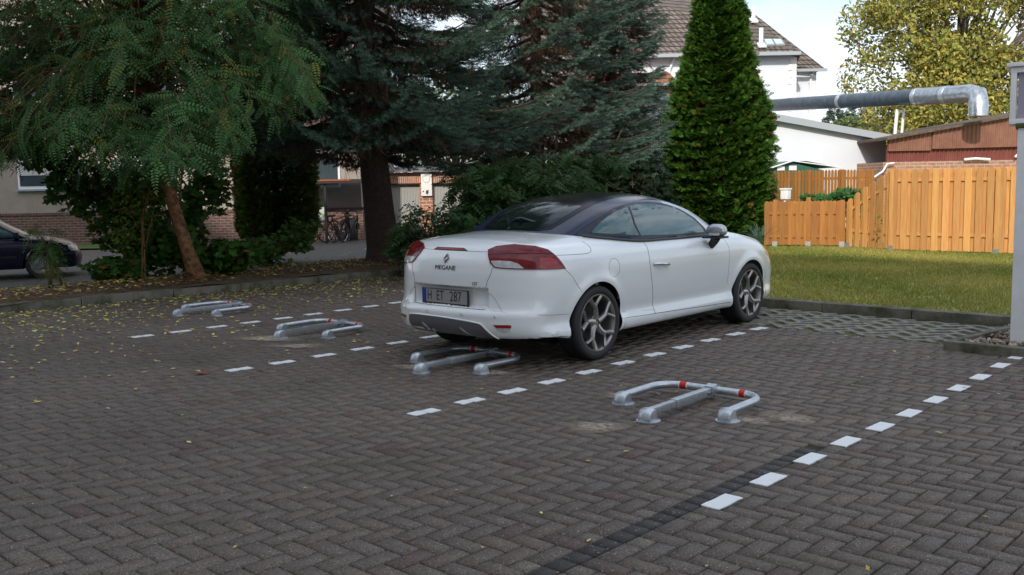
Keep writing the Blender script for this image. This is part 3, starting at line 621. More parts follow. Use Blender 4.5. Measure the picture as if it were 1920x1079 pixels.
# garages
gar = froot('garage_row', 'row of garages with pale ribbed metal doors between orange brick piers', 'garage', -4.5, 34, ZR)
obrick = brickmat('orange_brick', (.46, .17, .08), (.38, .13, .06), (.50, .44, .38), .25, .12, .016)
soldier = brickmat('soldier_course', (.46, .17, .08), (.38, .13, .06), (.50, .44, .38), .075, .26, .012)
rib = mat('ribbed_door', (.42, .42, .40), .5, metal=.2)
for k in range(5):
    x = 1.28 + (k - 0) * 2.45
    mb = MB(); mb.bx(x, x + .45, 0, .3, 0, 1.80); mb.build('pier', obrick, gar)
mb = MB(); mb.bx(-2.0, 12, 0, .3, 1.84, 2.22); mb.build('lintel', soldier, gar)
MB().bx(-2.0, 12, -.02, .32, 1.80, 1.837).build('lintel_angle', mat('rust_dark', (.04, .015, .012), .6), gar)
mb = MB(); mb.add([(-2.2, -.25, 2.225), (12.2, -.25, 2.225), (12.2, 5, 2.45), (-2.2, 5, 2.45), (-2.2, -.25, 2.30), (12.2, -.25, 2.30), (12.2, 5, 2.53), (-2.2, 5, 2.53)], [(0, 3, 2, 1), (4, 5, 6, 7), (0, 1, 5, 4), (1, 2, 6, 5), (2, 3, 7, 6), (3, 0, 4, 7)]); mb.build('roof', mat('felt_grey', (.20, .20, .21), .8), gar)
MB().bx(-2.1, 12, .5, 5, 0, 2.2).build('wall', obrick, gar)
for k in range(5):
    x0, x1 = (-1.15 if k == 0 else 1.28 + (k - 1) * 2.45 + .455), 1.275 + k * 2.45; mb = MB(); n = int((x1 - x0) / .055)
    for i in range(n): x = x0 + (x1 - x0) * i / n; mb.bx(x, x + .034, .15, .19, .02, 1.79)
    mb.bx(x0, x1, .19, .22, .0, 1.795); mb.build('garage_door', rib, gar)
# graffiti squiggle
mb = MB(); q = [(x, .142, z) for x, z in ((.02, .58), (-.08, .70), (.05, .76), (.14, .64), (.12, .56), (.22, .70), (.30, .74), (.28, .60), (.42, .74), (.46, .56))]; mb.tube(q, .012, 5); mb.build('graffiti', mat('graffiti', (.03, .12, .14), .6), gar)
p = V3(-2.97, 33.9, ZR + 1.38)
sg = thing('notice_sign', 'white rectangular notice board with a ring on the brick garage pier', 'sign', p, YAW)
MB().bx(-.19, .19, -.02, .09, 0, .88).build('board', mat('sign_white', (.8, .8, .78), .5), sg, bevel=.01)
ring = [(.125 * math.cos(a), -.024, .62 + .15 * math.sin(a)) for a in np.linspace(0, 2 * math.pi, 25)[:-1]]
mb = MB(); mb.tube(ring, .010, 5, closed=True); mb.build('ring', mat('sign_grey', (.5, .48, .50), .6), sg)
mb = MB(); mb.bx(-.02, .05, -.026, -.021, .06, .20); mb.bx(.06, .075, -.026, -.021, .10, .22); mb.bx(-.14, -.09, -.026, -.021, .14, .18); mb.build('pictogram', dark, sg)
# brown board fence behind the shrub
fr = froot('plank_fence', 'dark weathered plank wall behind the bushes left of the arborvitae', 'fence', 2.6, 25, ZR)
mb = MB(); cols = []
for i in range(52): k = len(mb.v); mb.bx(-2.2 + i * .1, -2.2 + i * .1 + .09, random.uniform(0, .01), .03, 0, 1.85); t = random.uniform(.7, 1.2); cols += [(t, t, t)] * 8
o = mb.build('boards', woodmat('old_plank', (.06, .04, .028), (.10, .065, .045)), fr); tintmesh(o, lambda i, c: cols[i])
# the block behind the photographer that keeps the car park in shade
sb = thing('apartment_block', 'pale apartment block standing behind the car park across from the bays', 'building', (-3, -9, 0))
MB().bx(-30, 22, -9, 0, 0, 16.5).build('wall', mat('pale_render', (.62, .60, .56), .9), sb)
for fl in range(5):
    for k in range(12):
        x = -28 + k * 4.1; f = MB().bx(x, x + 1.5, -.0, .04, 1.2 + fl * 3, 2.7 + fl * 3).build('window', wpl, sb); MB().bx(x + .1, x + 1.4, .042, .05, 1.3 + fl * 3, 2.6 + fl * 3).build('pane', mat('window_glass', (.05, .07, .08), .06), f)
# ------------------------------------------------------------------ vegetation
def frond_template(n=8, L=.27, lw=.027, ll=.052, droop=.25):
    """pinnate leaf along +X, leaflets in pairs; quads"""
    vs = []; fs = []
    def leaflet(x, z, dx, dy, s):
        b = len(vs); l, w = ll * s, lw * s; px, py = -dy, dx
        vs.extend([(x, 0, z), (x + dx * l * .5 + px * w * .5, dy * l * .5 + py * w * .5, z - .004), (x + dx * l, dy * l, z - .012), (x + dx * l * .5 - px * w * .5, dy * l * .5 - py * w * .5, z - .004)]); fs.append((b, b + 1, b + 2, b + 3))
    for k in range(n):
        t = (k + .8) / n; x = L * t; z = -droop * L * t * t; s = .75 + .5 * math.sin(math.pi * min(t + .15, 1)); s *= .8
        leaflet(x, z, .30, .95, s); leaflet(x + .006, z, .30, -.95, s)
    leaflet(L, -droop * L, 1, 0, .8)
    b = len(vs); vs.extend([(0, .0015, 0), (L, .001, -droop * L), (L, -.001, -droop * L), (0, -.0015, 0)]); fs.append((b, b + 1, b + 2, b + 3))
    return vs, fs
def palmate():
    out = []
    for k in range(11):
        a = math.pi * (-.92 + 1.84 * k / 10); r = (1.0, .56)[k % 2] * (1.0 - .28 * abs(k - 5) / 5); out.append((.42 * 0 + math.cos(a) * r * .5 + .30, math.sin(a) * r * .55, -.05 * abs(math.sin(a)) * r))
    vs = [(.0, 0, 0)] + out; return vs, [(0, i, i + 1) for i in range(1, 11)]
def ovate():
    return [(0, 0, 0), (.35, .24, .03), (1, 0, -.05), (.35, -.24, .03)], [(0, 1, 2, 3)]
def shoot_template(n=14, L=.11, nl=.045, w=.013, seed=1):
    """bottle brush of needle tufts around a twig along +X"""
    r = random.Random(seed); vs = []; fs = []; tc = []
    for k in range(n):
        t = k / (n - 1); a = k * 2.4 + r.uniform(-.3, .3); x = L * t * .9; o = Vector((.62 + .9 * t * t, math.cos(a), math.sin(a))).normalized() * nl * (1.1 - .25 * t)
        s = Vector((0, -math.sin(a), math.cos(a))) * w * .5; p = Vector((x, 0, 0)); b = len(vs)
        vs += [tuple(p - s), tuple(p + s), tuple(p + o)]; fs.append((b, b + 1, b + 2)); g = .75 + .3 * t; tc += [(g * .8,) * 3, (g * .8,) * 3, (g * 1.25,) * 3]
    return vs, fs, tc
def twigs_template(n=7, L=.28, seed=4):
    r = random.Random(seed); vs = []; fs = []
    for k in range(n):
        p = Vector((r.uniform(0, L * .4), 0, 0)); d = Vector((r.uniform(.2, 1), r.uniform(-.8, .8), r.uniform(-.9, .1))).normalized() * r.uniform(.4, 1) * L; b = len(vs); w = .0035
        vs += [tuple(p + Vector((0, 0, w))), tuple(p - Vector((0, 0, w))), tuple(p + d - Vector((0, 0, w * .3))), tuple(p + d + Vector((0, 0, w * .3)))]; fs.append((b, b + 1, b + 2, b + 3))
    return vs, fs
def vary(base, n, v=.25, hue=.12, alt=None, pa=0.):
    b = np.array(base)[None] * (1 + RNG.uniform(-v, v, (n, 1))) * (1 + RNG.uniform(-hue, hue, (n, 3)))
    if alt is not None:
        m = RNG.random(n) < pa; b[m] = np.array(alt)[None] * (1 + RNG.uniform(-v, v, (m.sum(), 1)))
    return b
def clumpnoise(P, s, seed):
    r = np.random.default_rng(seed); o = np.zeros(len(P))
    for k in range(5):
        d = r.normal(size=3) * s * (1 + .6 * k); o += np.sin(P @ d + r.uniform(0, 6)) / (1 + .4 * k)
    return o / 2.6
bark_brown = mat('bark_brown', (.32, .15, .06), .9, noise=(12, (.08, .045, .025), .4, .62), bump=(28, 1., .02))
bark_spruce = mat('bark_spruce', (.085, .050, .038), .95, noise=(18, (.045, .028, .022), .35, .62), bump=(34, 1., .035))
leafm = leafmat('leaf', .45, .30); needlem = leafmat('needle', .55, .12); twm = mat('dead_twig', (1, 1, 1), .9, attr=True)
def at(px, py, D): 
    d = ray(px, py); return Vector((0, 0, H)) + d * (D / d.dot(FH))
def lv(P):     # world array -> (lx, D, z)
    return np.stack([P @ np.array(RT), P @ np.array(FH), P[:, 2]], 1)
def wv(Q): return Q[:, :1] * np.array(RT)[None] + Q[:, 1:2] * np.array(FH)[None] + Q[:, 2:3] * np.array((0, 0, 1.))[None]
def branchmesh(root, name, paths, m, n=6, smooth=True):
    mb = MB()
    for path, r in paths: mb.tube([Vector(p) - root.location for p in path], r, n)
    return mb.build(name, m, root, smooth=smooth, recalc=False)
def scat(name, tmpl, P, dirs, ups, S, C, m, root, tc=None):
    Rm = rots(dirs, ups, RNG); return scatter(name, tmpl[0], tmpl[1], P - np.array(root.location)[None], Rm, S, C, m, root, tc)
# --- robinia, leaning trunk, weeping pinnate sprays
tb = G(375, 528, .1); Dt = tb.dot(FH)
rob = thing('locust_tree', 'leaning slender tree with drooping feathery green leaves over the planting strip', 'tree', (tb.x, tb.y, .08))
tp = [at(372, 531, Dt), at(352, 470, Dt), at(330, 400, Dt), at(308, 322, Dt), at(285, 250, Dt), at(268, 170, Dt), at(262, 60, Dt), at(262, -60, Dt)]
branchmesh(rob, 'trunk', [(tp, [.15, .10, .088, .083, .078, .07, .06, .04])], bark_brown, 14)
rr = random.Random(5); limbs = []
def lowline(px):
    return np.interp(px, [-200, 0, 40, 90, 140, 200, 260, 320, 400, 470, 540, 600, 640], [330, 318, 305, 285, 300, 335, 345, 325, 290, 262, 222, 200, 120])
sprays = []
for k in range(760):
    px = rr.uniform(-230, 615); py = rr.uniform(-520, lowline(px) - 4) if rr.random() < .72 else lowline(px) - rr.uniform(2, 60)
    D = Dt + rr.uniform(-2.6, 1.8) * (1 - abs(px - 260) / 900); sprays.append((at(px, py, D), px, py))
Pf = []; Df = []
for tip, px, py in sprays:
    st = tp[5].lerp(tp[7], rr.random()) if rr.random() < .5 else tp[4].lerp(tp[6], rr.random())
    hor = (tip - st); L = rr.uniform(.7, 1.5)
    dr = Vector((hor.x, hor.y, 0)); dr = dr.normalized() if dr.length > .3 else Vector((rr.uniform(-1, 1), rr.uniform(-1, 1), 0)).normalized()
    a0 = tip - dr * L * .85 + Vector((0, 0, L * rr.uniform(.0, .5)))
    pts = [a0 + (tip - a0) * t + Vector((0, 0, .28 * L * math.sin(math.pi * t))) for t in np.linspace(0, 1, 7)]
    limbs.append((pts, [.009, .008, .007, .006, .005, .004, .003]))
    if rr.random() < .14: limbs.append(([st, st.lerp(a0, .5) + Vector((0, 0, .25)), a0], [.035, .02, .009]))
    for t in np.linspace(.08, 1, 17):
        i = min(int(t * 6), 5); p = pts[i].lerp(pts[i + 1], t * 6 - i); tg = (pts[i + 1] - pts[i]).normalized(); sd_ = Vector((tg.y, -tg.x, 0)) * rr.choice((-1, 1))
        Pf.append(p + Vector((rr.gauss(0, .04), rr.gauss(0, .04), rr.gauss(0, .03)))); Df.append((tg * rr.uniform(.2, .9) + sd_ * rr.uniform(.4, 1.3) + Vector((rr.gauss(0, .25), rr.gauss(0, .25), rr.uniform(-.75, .30)))).normalized())
Pf = np.array([p[:] for p in Pf]); Df = np.array([p[:] for p in Df]); n = len(Pf)
ups = (Pf - np.array(tb)[None]) * np.array([[.35, .35, 0]]) - .5 * np.array(FH)[None] + np.array([[0, 0, .55]]) + RNG.normal(0, .35, (n, 3)); cn = clumpnoise(Pf, 1.6, 3)
C = vary((.070, .160, .050), n, .30, .10, (.20, .22, .04), .08) * (1 + .30 * cn[:, None])
branchmesh(rob, 'branches', limbs, bark_brown, 4)
scat('crown', frond_template(), Pf, Df, ups, RNG.uniform(.85, 1.4, n), C, leafm, rob)
# --- maple saplings round its foot
def clump(name, label, cat, tmpl, boxes, n, size, col, alt=None, pa=0, m=None, root_at=None, stems=9, tname='foliage', droop=(-.9, .1), seed=2, bark=None, shape=None, hole=None, group=None):
    """boxes: (px, py, rx, ry, D, rD, weight) ellipsoid clumps in the direction they are seen from the car park"""
    r = np.random.default_rng(seed); w = np.array([b[6] for b in boxes], float); w /= w.sum(); P = []
    for b, k in zip(boxes, np.round(w * n).astype(int)):
        c = at(b[0], b[1], b[4]); s = b[4] / F_PX
        q = r.normal(size=(k, 3)); q /= np.linalg.norm(q, axis=1, keepdims=True); q *= (r.random((k, 1)) ** (1 / 2.2))
        P.append(np.array(c)[None] + wv(q * np.array([b[2] * s, b[5], b[3] * s])[None]))
    P = np.concatenate(P); cn = clumpnoise(P, 3.2, seed)
    keep = (cn > -.55) & (P[:, 2] > -.1); P = P[keep]; cn = cn[keep]; n = len(P)
    g = Vector(root_at); root = thing(name, label, cat, g, 0, group)
    d = r.normal(size=(n, 3)); d[:, 2] = r.uniform(*droop, n); u = np.array([[0, 0, 1.]]) + r.normal(0, .5, (n, 3)) - .5 * np.array(FH)[None]
    S = r.uniform(*size, n); C = vary(col, n, .3, .1, alt, pa) * (1 + .25 * cn[:, None])
    scat(tname, tmpl, P, d, u, S, C, m or leafm, root)
    if stems:
        rs = random.Random(seed); paths = []
        for k in range(stems):
            t = Vector(P[rs.randrange(n)]); a = g + Vector((rs.uniform(-.12, .12), rs.uniform(-.12, .12), 0)); md = a.lerp(t, .5) + Vector((rs.uniform(-.1, .1), rs.uniform(-.1, .1), .12))
            paths.append(([a, md, t], [.012, .008, .003]))
            for q in range(3):
                e = Vector(P[rs.randrange(n)])
                if (e - t).length < 1.2: paths.append(([md, md.lerp(e, .6) + Vector((0, 0, .05)), e], [.008, .006, .003]))
        branchmesh(root, 'stems', paths, bark or bark_brown, 5)
    return root
clump('maple_sapling', 'dark green maple saplings with broad lobed leaves round the leaning trunk', 'shrub', palmate(),
      [(300, 470, 75, 50, 14.8, .5, 3), (240, 420, 75, 60, 15.2, .6, 3), (420, 480, 60, 35, 14.9, .5, 2), (160, 350, 70, 55, 15.6, .7, 3), (260, 350, 70, 40, 15.2, .6, 3), (350, 420, 40, 70, 15.8, .4, 2), (90, 290, 70, 30, 15.5, .6, 1.6), (470, 465, 50, 22, 15.0, .5, 1), (390, 350, 50, 60, 16.2, .5, 1.6), (215, 505, 60, 25, 14.3, .4, 1.2)],
      5200, (.10, .22), (.058, .135, .024), (.16, .10, .02), .04, root_at=(tb.x - .9, tb.y - .6, .1), stems=4, seed=21)
clump('shrub', 'paler yellow green shrub showing behind the leaning trunk', 'shrub', ovate(), [(250, 385, 45, 55, 14.6, .3, 3), (300, 330, 45, 40, 14.8, .3, 2), (235, 440, 35, 40, 14.4, .3, 1)], 1500, (.05, .10), (.14, .22, .035), root_at=G(270, 532, .1), stems=3, seed=5)
clump('robinia_sucker', 'small feathery sapling in front of the dark blue car', 'shrub', frond_template(7, .20, .022, .045), [(95, 480, 22, 45, 13.4, .2, 3), (75, 440, 26, 25, 13.4, .2, 1.5)], 62, (.9, 1.4), (.065, .13, .035), root_at=G(98, 540, .1), stems=6, seed=9)
clump('shrub', 'leafy shrub spilling low to the right of the leaning trunk', 'shrub', palmate(), [(540, 452, 55, 22, 16, .5, 2), (500, 480, 45, 18, 15.8, .4, 1.5), (560, 430, 40, 25, 16.4, .4, 1)], 420, (.09, .16), (.06, .14, .025), root_at=G(500, 500, .1), stems=8, seed=14)
clump('dry_grass_tuft', 'tuft of dry grass and weeds at the kerb below the small feathery sapling', 'plant', ([(0, .004, 0), (1, 0, .12), (0, -.004, 0)], [(0, 1, 2)]), [(95, 520, 25, 16, 13.2, .2, 1)], 260, (.12, .3), (.16, .15, .05), root_at=G(98, 543, .1), stems=0, droop=(.6, 2.5), seed=4)
clump('weed', 'low green weeds on the planting strip left of the leaning trunk', 'plant', palmate(), [(155, 545, 30, 6, 13.2, .2, 1), (250, 530, 40, 6, 14, .3, 1)], 130, (.05, .09), (.05, .11, .02), root_at=G(160, 552, .1), stems=0, seed=6)
clump('maple_tree', 'dark broad leafed tree with a few orange leaves behind the leaning tree', 'tree', palmate(),
      [(60, 120, 190, 110, 18.5, 1.2, 4), (260, 80, 190, 130, 19, 1.2, 4), (470, 60, 150, 150, 19.5, 1.2, 3), (80, -120, 250, 120, 18.5, 1.2, 3), (420, -120, 250, 120, 19.5, 1.2, 3), (40, 250, 80, 35, 17.5, .8, 1), (440, 230, 90, 50, 19, .8, 1.2)],
      11000, (.13, .27), (.030, .068, .016), (.24, .13, .02), .025, root_at=at(330, 485, 18.2), stems=40, seed=77)
# --- clipped thuja on the far side of the road
fan = []
ff = []
def _bl(x, y, a, l, w, z=0.):
    b = len(fan); ca, sa = math.cos(a), math.sin(a)
    fan.extend([(x, y, z), (x + ca * l * .5 - sa * w, y + sa * l * .5 + ca * w, z + .03), (x + ca * l, y + sa * l, z - .05), (x + ca * l * .5 + sa * w, y + sa * l * .5 - ca * w, z + .03)]); ff.append((b, b + 1, b + 2, b + 3))
for k in range(5):
    x = .08 + .17 * k; l = .50 * (1 - x) + .14
    _bl(x, 0, .78 + .1 * k % .3, l, .065, .04 * (k % 2)); _bl(x + .05, 0, -.85, l, .065, -.04 * (k % 2))
_bl(.62, 0, 0, .38, .055); _bl(0, 0, 0, .7, .04)
FAN = (fan, ff)
def conifer_shell(name, label, base, prof, n, size, col, alt, pa, seed, lump=.10, trunk=.12, jit=.22, m=None, sx=1., droopz=.5):
    """prof: list of (height, radius)"""
    r = np.random.default_rng(seed); zs = np.array([p[0] for p in prof]); rs = np.array([p[1] for p in prof]); zz = np.linspace(zs[0], zs[-1], 400); rz_ = np.interp(zz, zs, rs); cdf = np.cumsum(rz_ + .05); cdf /= cdf[-1]
    h = np.interp(r.random(n), cdf, zz); th = r.uniform(0, 2 * np.pi, n); rad = np.interp(h, zs, rs)
    Q = np.stack([np.cos(th), np.sin(th), h * 1.2], 1); cn = clumpnoise(Q, 3.0, seed); cn2 = clumpnoise(Q, 9.0, seed + 1)
    rho = rad * (1 + lump * cn + lump * .8 * cn2 - jit * r.random(n) ** 2 * 1.3)
    P = np.array(base)[None] + np.stack([np.cos(th) * rho * sx, np.sin(th) * rho, h], 1); root = thing(name, label, 'tree', base)
    d = np.stack([np.cos(th), np.sin(th), r.uniform(-.15, 1.0, n) * droopz], 1) + r.normal(0, .28, (n, 3)); u = np.array([[0, 0, 1.]]) + r.normal(0, .9, (n, 3))
    C = vary(col, n, .28, .1, alt, pa) * (1 + .45 * cn2[:, None])
    scat('crown', FAN, P, d, u, r.uniform(*size, n), C, m or leafm, root)
    hh = zs[-1]; branchmesh(root, 'trunk', [([base, Vector(base) + Vector((0, 0, hh * .5)), Vector(base) + Vector((0, 0, hh * .97))], [trunk, trunk * .6, .02])], bark_brown, 8)
    paths = []
    rp = random.Random(seed)
    for k in range(60):
        z = rp.uniform(.2, hh * .92); a = rp.uniform(0, 6.28); q = float(np.interp(z, zs, rs)) * .72; c = Vector(base) + Vector((0, 0, z)); paths.append(([c, c + Vector((math.cos(a) * q, math.sin(a) * q, .15))], [.02, .006]))
    branchmesh(root, 'branches', paths, bark_brown, 4)
    return root
conifer_shell('clipped_thuja', 'rounded clipped evergreen beside the house wall across the road', at(523, 470, 22) * 1 + Vector((0, 0, -.02)), [(.0, .60), (.5, .86), (1.4, .90), (2.1, .86), (2.7, .68), (3.2, .38), (3.5, .05)], 19000, (.09, .16), (.12, .185, .03), (.05, .09, .015), .25, 31, .07, .12, .6)
# --- big arborvitae
conifer_shell('arborvitae', 'tall bright green cone shaped arborvitae in front of the white house', at(1346, 462, 21.2), [(0, .98), (.6, 1.05), (1.6, 1.04), (2.8, .93), (3.8, .74), (4.6, .58), (5.3, .42), (5.9, .28), (6.5, .14), (7.0, .02)], 60000, (.075, .165), (.056, .132, .018), (.13, .085, .02), .05, 33, .27, .15, .55)
# --- blue spruces
SH = shoot_template(); TW = twigs_template()
def spruce(name, label, base, lean, height, z0, rad, nb, seed, tr, col, ringmin=0., face=None):
    r = random.Random(seed); root = thing(name, label, 'tree', base); B = Vector(base); Tp = B + lean + Vector((0, 0, height))
    ax = lambda z: B + lean * min(z / 3.2, 1) ** .8 * (1 if z < 3.2 else 1) + Vector((0, 0, z))
    hs_ = [0, .12, .35, 1, 2, 3.2, 5, 7.5, height]; rs_ = [tr * 1.75, tr * 1.35, tr * 1.12, tr, tr * .92, tr * .82, tr * .6, tr * .38, .03]
    branchmesh(root, 'trunk', [([ax(z) for z in hs_], rs_)], bark_spruce, 20)
    P = []; D = []; U = []; S = []; C = []; T = []; TD = []; paths = []
    for k in range(nb):
        t = (k + r.random()) / nb; z = z0 + (height - z0 - .3) * t ** 1.25; a = k * 2.399 + r.uniform(-.4, .4)
        L = rad(z) * r.uniform(.78, 1.12)
        out = Vector((math.cos(a), math.sin(a), 0))
        if face is not None and out.dot(FH) > .35 and r.random() < .5: continue
        c = ax(z); sag = r.uniform(.16, .30) * L
        def bp(s): return c + out * (L * s) + Vector((0, 0, -sag * math.sin(s * 2.2) * .9 + .10 * L * s ** 3 + .12 * s))
        pts = [bp(s) for s in np.linspace(0, 1, 8)]; paths.append((pts, [.05 * (1 - .85 * s) * (.4 + L / 4) for s in np.linspace(0, 1, 8)]))
        side = Vector((-out.y, out.x, 0)); m_ = int(9 + L * 6.2)
        for i in range(m_):
            s = .16 + .84 * i / m_; lat = (L * .40 * (1 - s) ** .75 + .10) * r.uniform(.7, 1.1)
            for sg_ in (-1, 1):
                q0 = bp(s); dv = (out * .75 + side * sg_ * 1.0).normalized(); nn = max(2, int(lat / .075))
                for j in range(nn + 1):
                    e = (j + .6) / (nn + 1); p = q0 + dv * lat * e + Vector((0, 0, -.30 * lat * e * e - .015)) + Vector((r.gauss(0, .018), r.gauss(0, .018), r.gauss(0, .02)))
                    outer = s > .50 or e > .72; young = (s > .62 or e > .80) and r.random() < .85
                    if not outer and r.random() < .80:
                        if r.random() < .55: T.append(p); TD.append(dv * .6 + Vector((0, 0, -.7)))
                        continue
                    P.append(p); D.append(dv * .9 + out * .5 + side * r.gauss(0, .4) + Vector((0, 0, r.uniform(-.35, .35)))); S.append(r.uniform(.95, 1.6))
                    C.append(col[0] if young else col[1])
        for q in range(7):
            P.append(pts[-1] + Vector((r.gauss(0, .05), r.gauss(0, .05), r.gauss(0, .03)))); D.append(out + side * r.gauss(0, .6) + Vector((0, 0, r.uniform(-.1, .4)))); S.append(r.uniform(.9, 1.4)); C.append(col[0])
        for q in range(int(10 * L)):
            s = r.uniform(.05, .7); T.append(bp(s) + side * r.gauss(0, .15 * L) + Vector((0, 0, r.uniform(-.25, .05)))); TD.append(Vector((r.gauss(0, 1), r.gauss(0, 1), -.9)))
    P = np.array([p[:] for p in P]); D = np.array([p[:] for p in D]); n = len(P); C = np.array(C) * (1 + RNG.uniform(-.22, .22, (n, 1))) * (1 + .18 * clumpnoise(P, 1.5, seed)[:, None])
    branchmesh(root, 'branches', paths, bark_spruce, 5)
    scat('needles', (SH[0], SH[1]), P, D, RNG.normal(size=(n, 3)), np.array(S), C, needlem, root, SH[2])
    T = np.array([p[:] for p in T]); TD = np.array([p[:] for p in TD]); n = len(T)
    scat('dead_twigs', TW, T, TD, RNG.normal(size=(n, 3)), RNG.uniform(.7, 1.7, n), vary((.10, .058, .034), n, .4, .1), twm, root)
    print(name, 'shoots', len(P), 'twigs', n); return root
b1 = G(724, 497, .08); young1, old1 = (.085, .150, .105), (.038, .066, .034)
spruce('blue_spruce', 'large blue spruce with thick reddish brown trunk behind the parked white car', (b1.x, b1.y, .06), at(692, 300, b1.dot(FH)) - Vector((b1.x, b1.y, at(692, 300, b1.dot(FH)).z)), 11.5, 2.45, lambda z: 3.55 * max(.08, 1 - (z - 1.5) / 11.5) ** .8 * (1 if z > 2.7 else .8), 140, 8, .265, (young1, old1))
p2_ = at(1010, 440, 20.5)
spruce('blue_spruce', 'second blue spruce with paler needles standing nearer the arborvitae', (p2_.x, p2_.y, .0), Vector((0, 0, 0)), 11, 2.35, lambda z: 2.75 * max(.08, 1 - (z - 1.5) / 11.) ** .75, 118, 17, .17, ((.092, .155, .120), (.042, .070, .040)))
p3_ = at(1150, 440, 22.5)
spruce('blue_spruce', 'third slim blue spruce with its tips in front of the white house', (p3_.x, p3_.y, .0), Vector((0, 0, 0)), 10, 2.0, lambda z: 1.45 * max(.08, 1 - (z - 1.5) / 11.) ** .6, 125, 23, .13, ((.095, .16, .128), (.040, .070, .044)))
# --- shrubs behind the car
clump('shrub', 'large dark pinnate shrub behind the white car between the spruces', 'shrub', frond_template(5, .22, .05, .085, .3), [(915, 372, 75, 58, 15.5, .8, 4), (1010, 350, 100, 60, 15.8, .8, 4), (868, 432, 55, 40, 14.8, .5, 3), (940, 330, 110, 30, 16, .8, 2.5), (1090, 350, 50, 55, 16.5, .6, 2), (760, 450, 22, 40, 14.8, .4, 1), (1100, 310, 90, 22, 16.5, .5, 1.5)],
      3100, (.7, 1.15), (.038, .085, .024), (.09, .13, .03), .06, root_at=G(880, 492, .1), stems=34, seed=41)
clump('shrub', 'small dark leafed shrub against the spruce trunk by the pale garage door', 'shrub', ovate(), [(790, 430, 40, 40, 14.3, .4, 2), (772, 400, 22, 25, 14.3, .3, .5), (830, 400, 40, 16, 14.3, .3, .8), (770, 480, 18, 28, 14.2, .3, 1)], 900, (.06, .10), (.035, .07, .03), root_at=G(800, 500, .1), stems=16, seed=43)
clump('yew', 'very dark yew shrub filling the gap left of the arborvitae', 'shrub', FAN, [(1195, 350, 65, 60, 19.5, .7, 3), (1150, 420, 80, 40, 19.5, .7, 2), (1240, 400, 30, 50, 19.8, .5, 1.5), (1130, 330, 60, 40, 20.5, .5, 1.5)], 4200, (.10, .20), (.018, .035, .018), root_at=at(1190, 452, 19.5), stems=12, seed=45)
clump('laurel', 'bright green laurel bush behind the low wooden gate', 'shrub', ovate(), [(1585, 372, 32, 16, 20.5, .5, 3), (1530, 374, 30, 8, 20.3, .4, 1), (1600, 385, 22, 30, 20.3, .5, 1.5)], 1300, (.09, .17), (.045, .14, .035), (.09, .2, .05), .2, root_at=at(1590, 455, 20.4), stems=8, droop=(-.2, .9), seed=47)
p = at(1425, 462, 18.2); yc = thing('yucca', 'spiky blue green yucca at the foot of the arborvitae beyond the car bonnet', 'plant', p)
n = 60; a = RNG.uniform(0, 6.28, n); d = np.stack([np.cos(a), np.sin(a), RNG.uniform(.25, 1.8, n)], 1)
scatter('leaves', [(0, .018, 0), (.6, .014, 0), (1, 0, -.10), (.6, -.014, 0)], [(0, 1, 2, 3)], np.tile([[0, 0, .05]], (n, 1)), rots(d, np.tile([[0, 0, 1.]], (n, 1)), RNG), RNG.uniform(.35, .62, n), vary((.10, .17, .13), n), leafm, yc)
cl = thing('creeper_leaves', 'small green sprig growing through the sloping fence panel', 'plant', at(1647, 410, 18.2))
n = 14; scat('leaves', ovate(), np.array(cl.location)[None] + RNG.normal(0, .035, (n, 3)), RNG.normal(size=(n, 3)), RNG.normal(size=(n, 3)), RNG.uniform(.04, .08, n), vary((.12, .26, .04), n), leafm, cl)
MB().box((.02, -.04, -.10), (.14, .04, .02)).build('twig', bark_brown, cl)
# --- distant trees
def broadleaf(name, label, base, trunk_h, blobs, n, size, col, alt, pa, seed, limb=(.12, .10, .08), tr=.28):
    r = np.random.default_rng(seed); root = thing(name, label, 'tree', base); P = []; B = Vector(base); w = np.array([b[3] * b[4] for b in blobs]); w = w / w.sum(); paths = []
    lm = mat('pale_bark', limb, .9, bump=(10, .6, .03)); rp = random.Random(seed)
    for b, k in zip(blobs, np.round(w * n).astype(int)):
        c = np.array(B + RT * b[0] + FH * b[1] + UP * b[2]); q = r.normal(size=(k, 3)); q /= np.linalg.norm(q, axis=1, keepdims=True); q *= .55 + .45 * r.random((k, 1)) ** .6
        P.append(c[None] + wv(q * np.array([b[3], b[3], b[4]])[None])); cc = Vector(c)
        f = B + Vector((0, 0, trunk_h * rp.uniform(.6, 1.3))); paths.append(([f, f.lerp(cc, .5) + Vector((0, 0, .4)), cc + Vector((0, 0, b[4] * .6))], [tr * .35, tr * .22, .02]))
    P = np.concatenate(P); cn = clumpnoise(P, 1.1, seed); cn2 = clumpnoise(P, 2.6, seed + 3); k = (cn + .6 * cn2) > -.45; P = P[k]; cn = cn[k]; cn2 = cn2[k]; n = len(P)
    paths.append(([B, B + Vector((0, 0, trunk_h)), B + Vector((.1, 0, trunk_h * 2.2))], [tr, tr * .8, tr * .4])); branchmesh(root, 'trunk', paths, lm, 8)
    scat('crown', ovate(), P, r.normal(size=(n, 3)), r.normal(size=(n, 3)), r.uniform(*size, n), vary(col, n, .3, .12, alt, pa) * (1 + .3 * cn[:, None] + .2 * cn2[:, None]), leafm, root); return root
yb = V3(18.6, 40, ZR)
_r = random.Random(12)
bl = []
for k in range(86):
    z = _r.uniform(3.6, 11.5); w_ = 3.6 if z > 5 else 3.0; x = _r.uniform(-w_, w_ + 4.2); bl.append((x, _r.uniform(-1.6, 1.6), z, _r.uniform(.8, 1.4), _r.uniform(.8, 1.5)))
broadleaf('maple_tree', 'large tree turning yellow in autumn behind the brown clad shed', yb, 5, bl, 90000, (.13, .26), (.29, .31, .085), (.46, .38, .09), .35, 51, tr=.2)
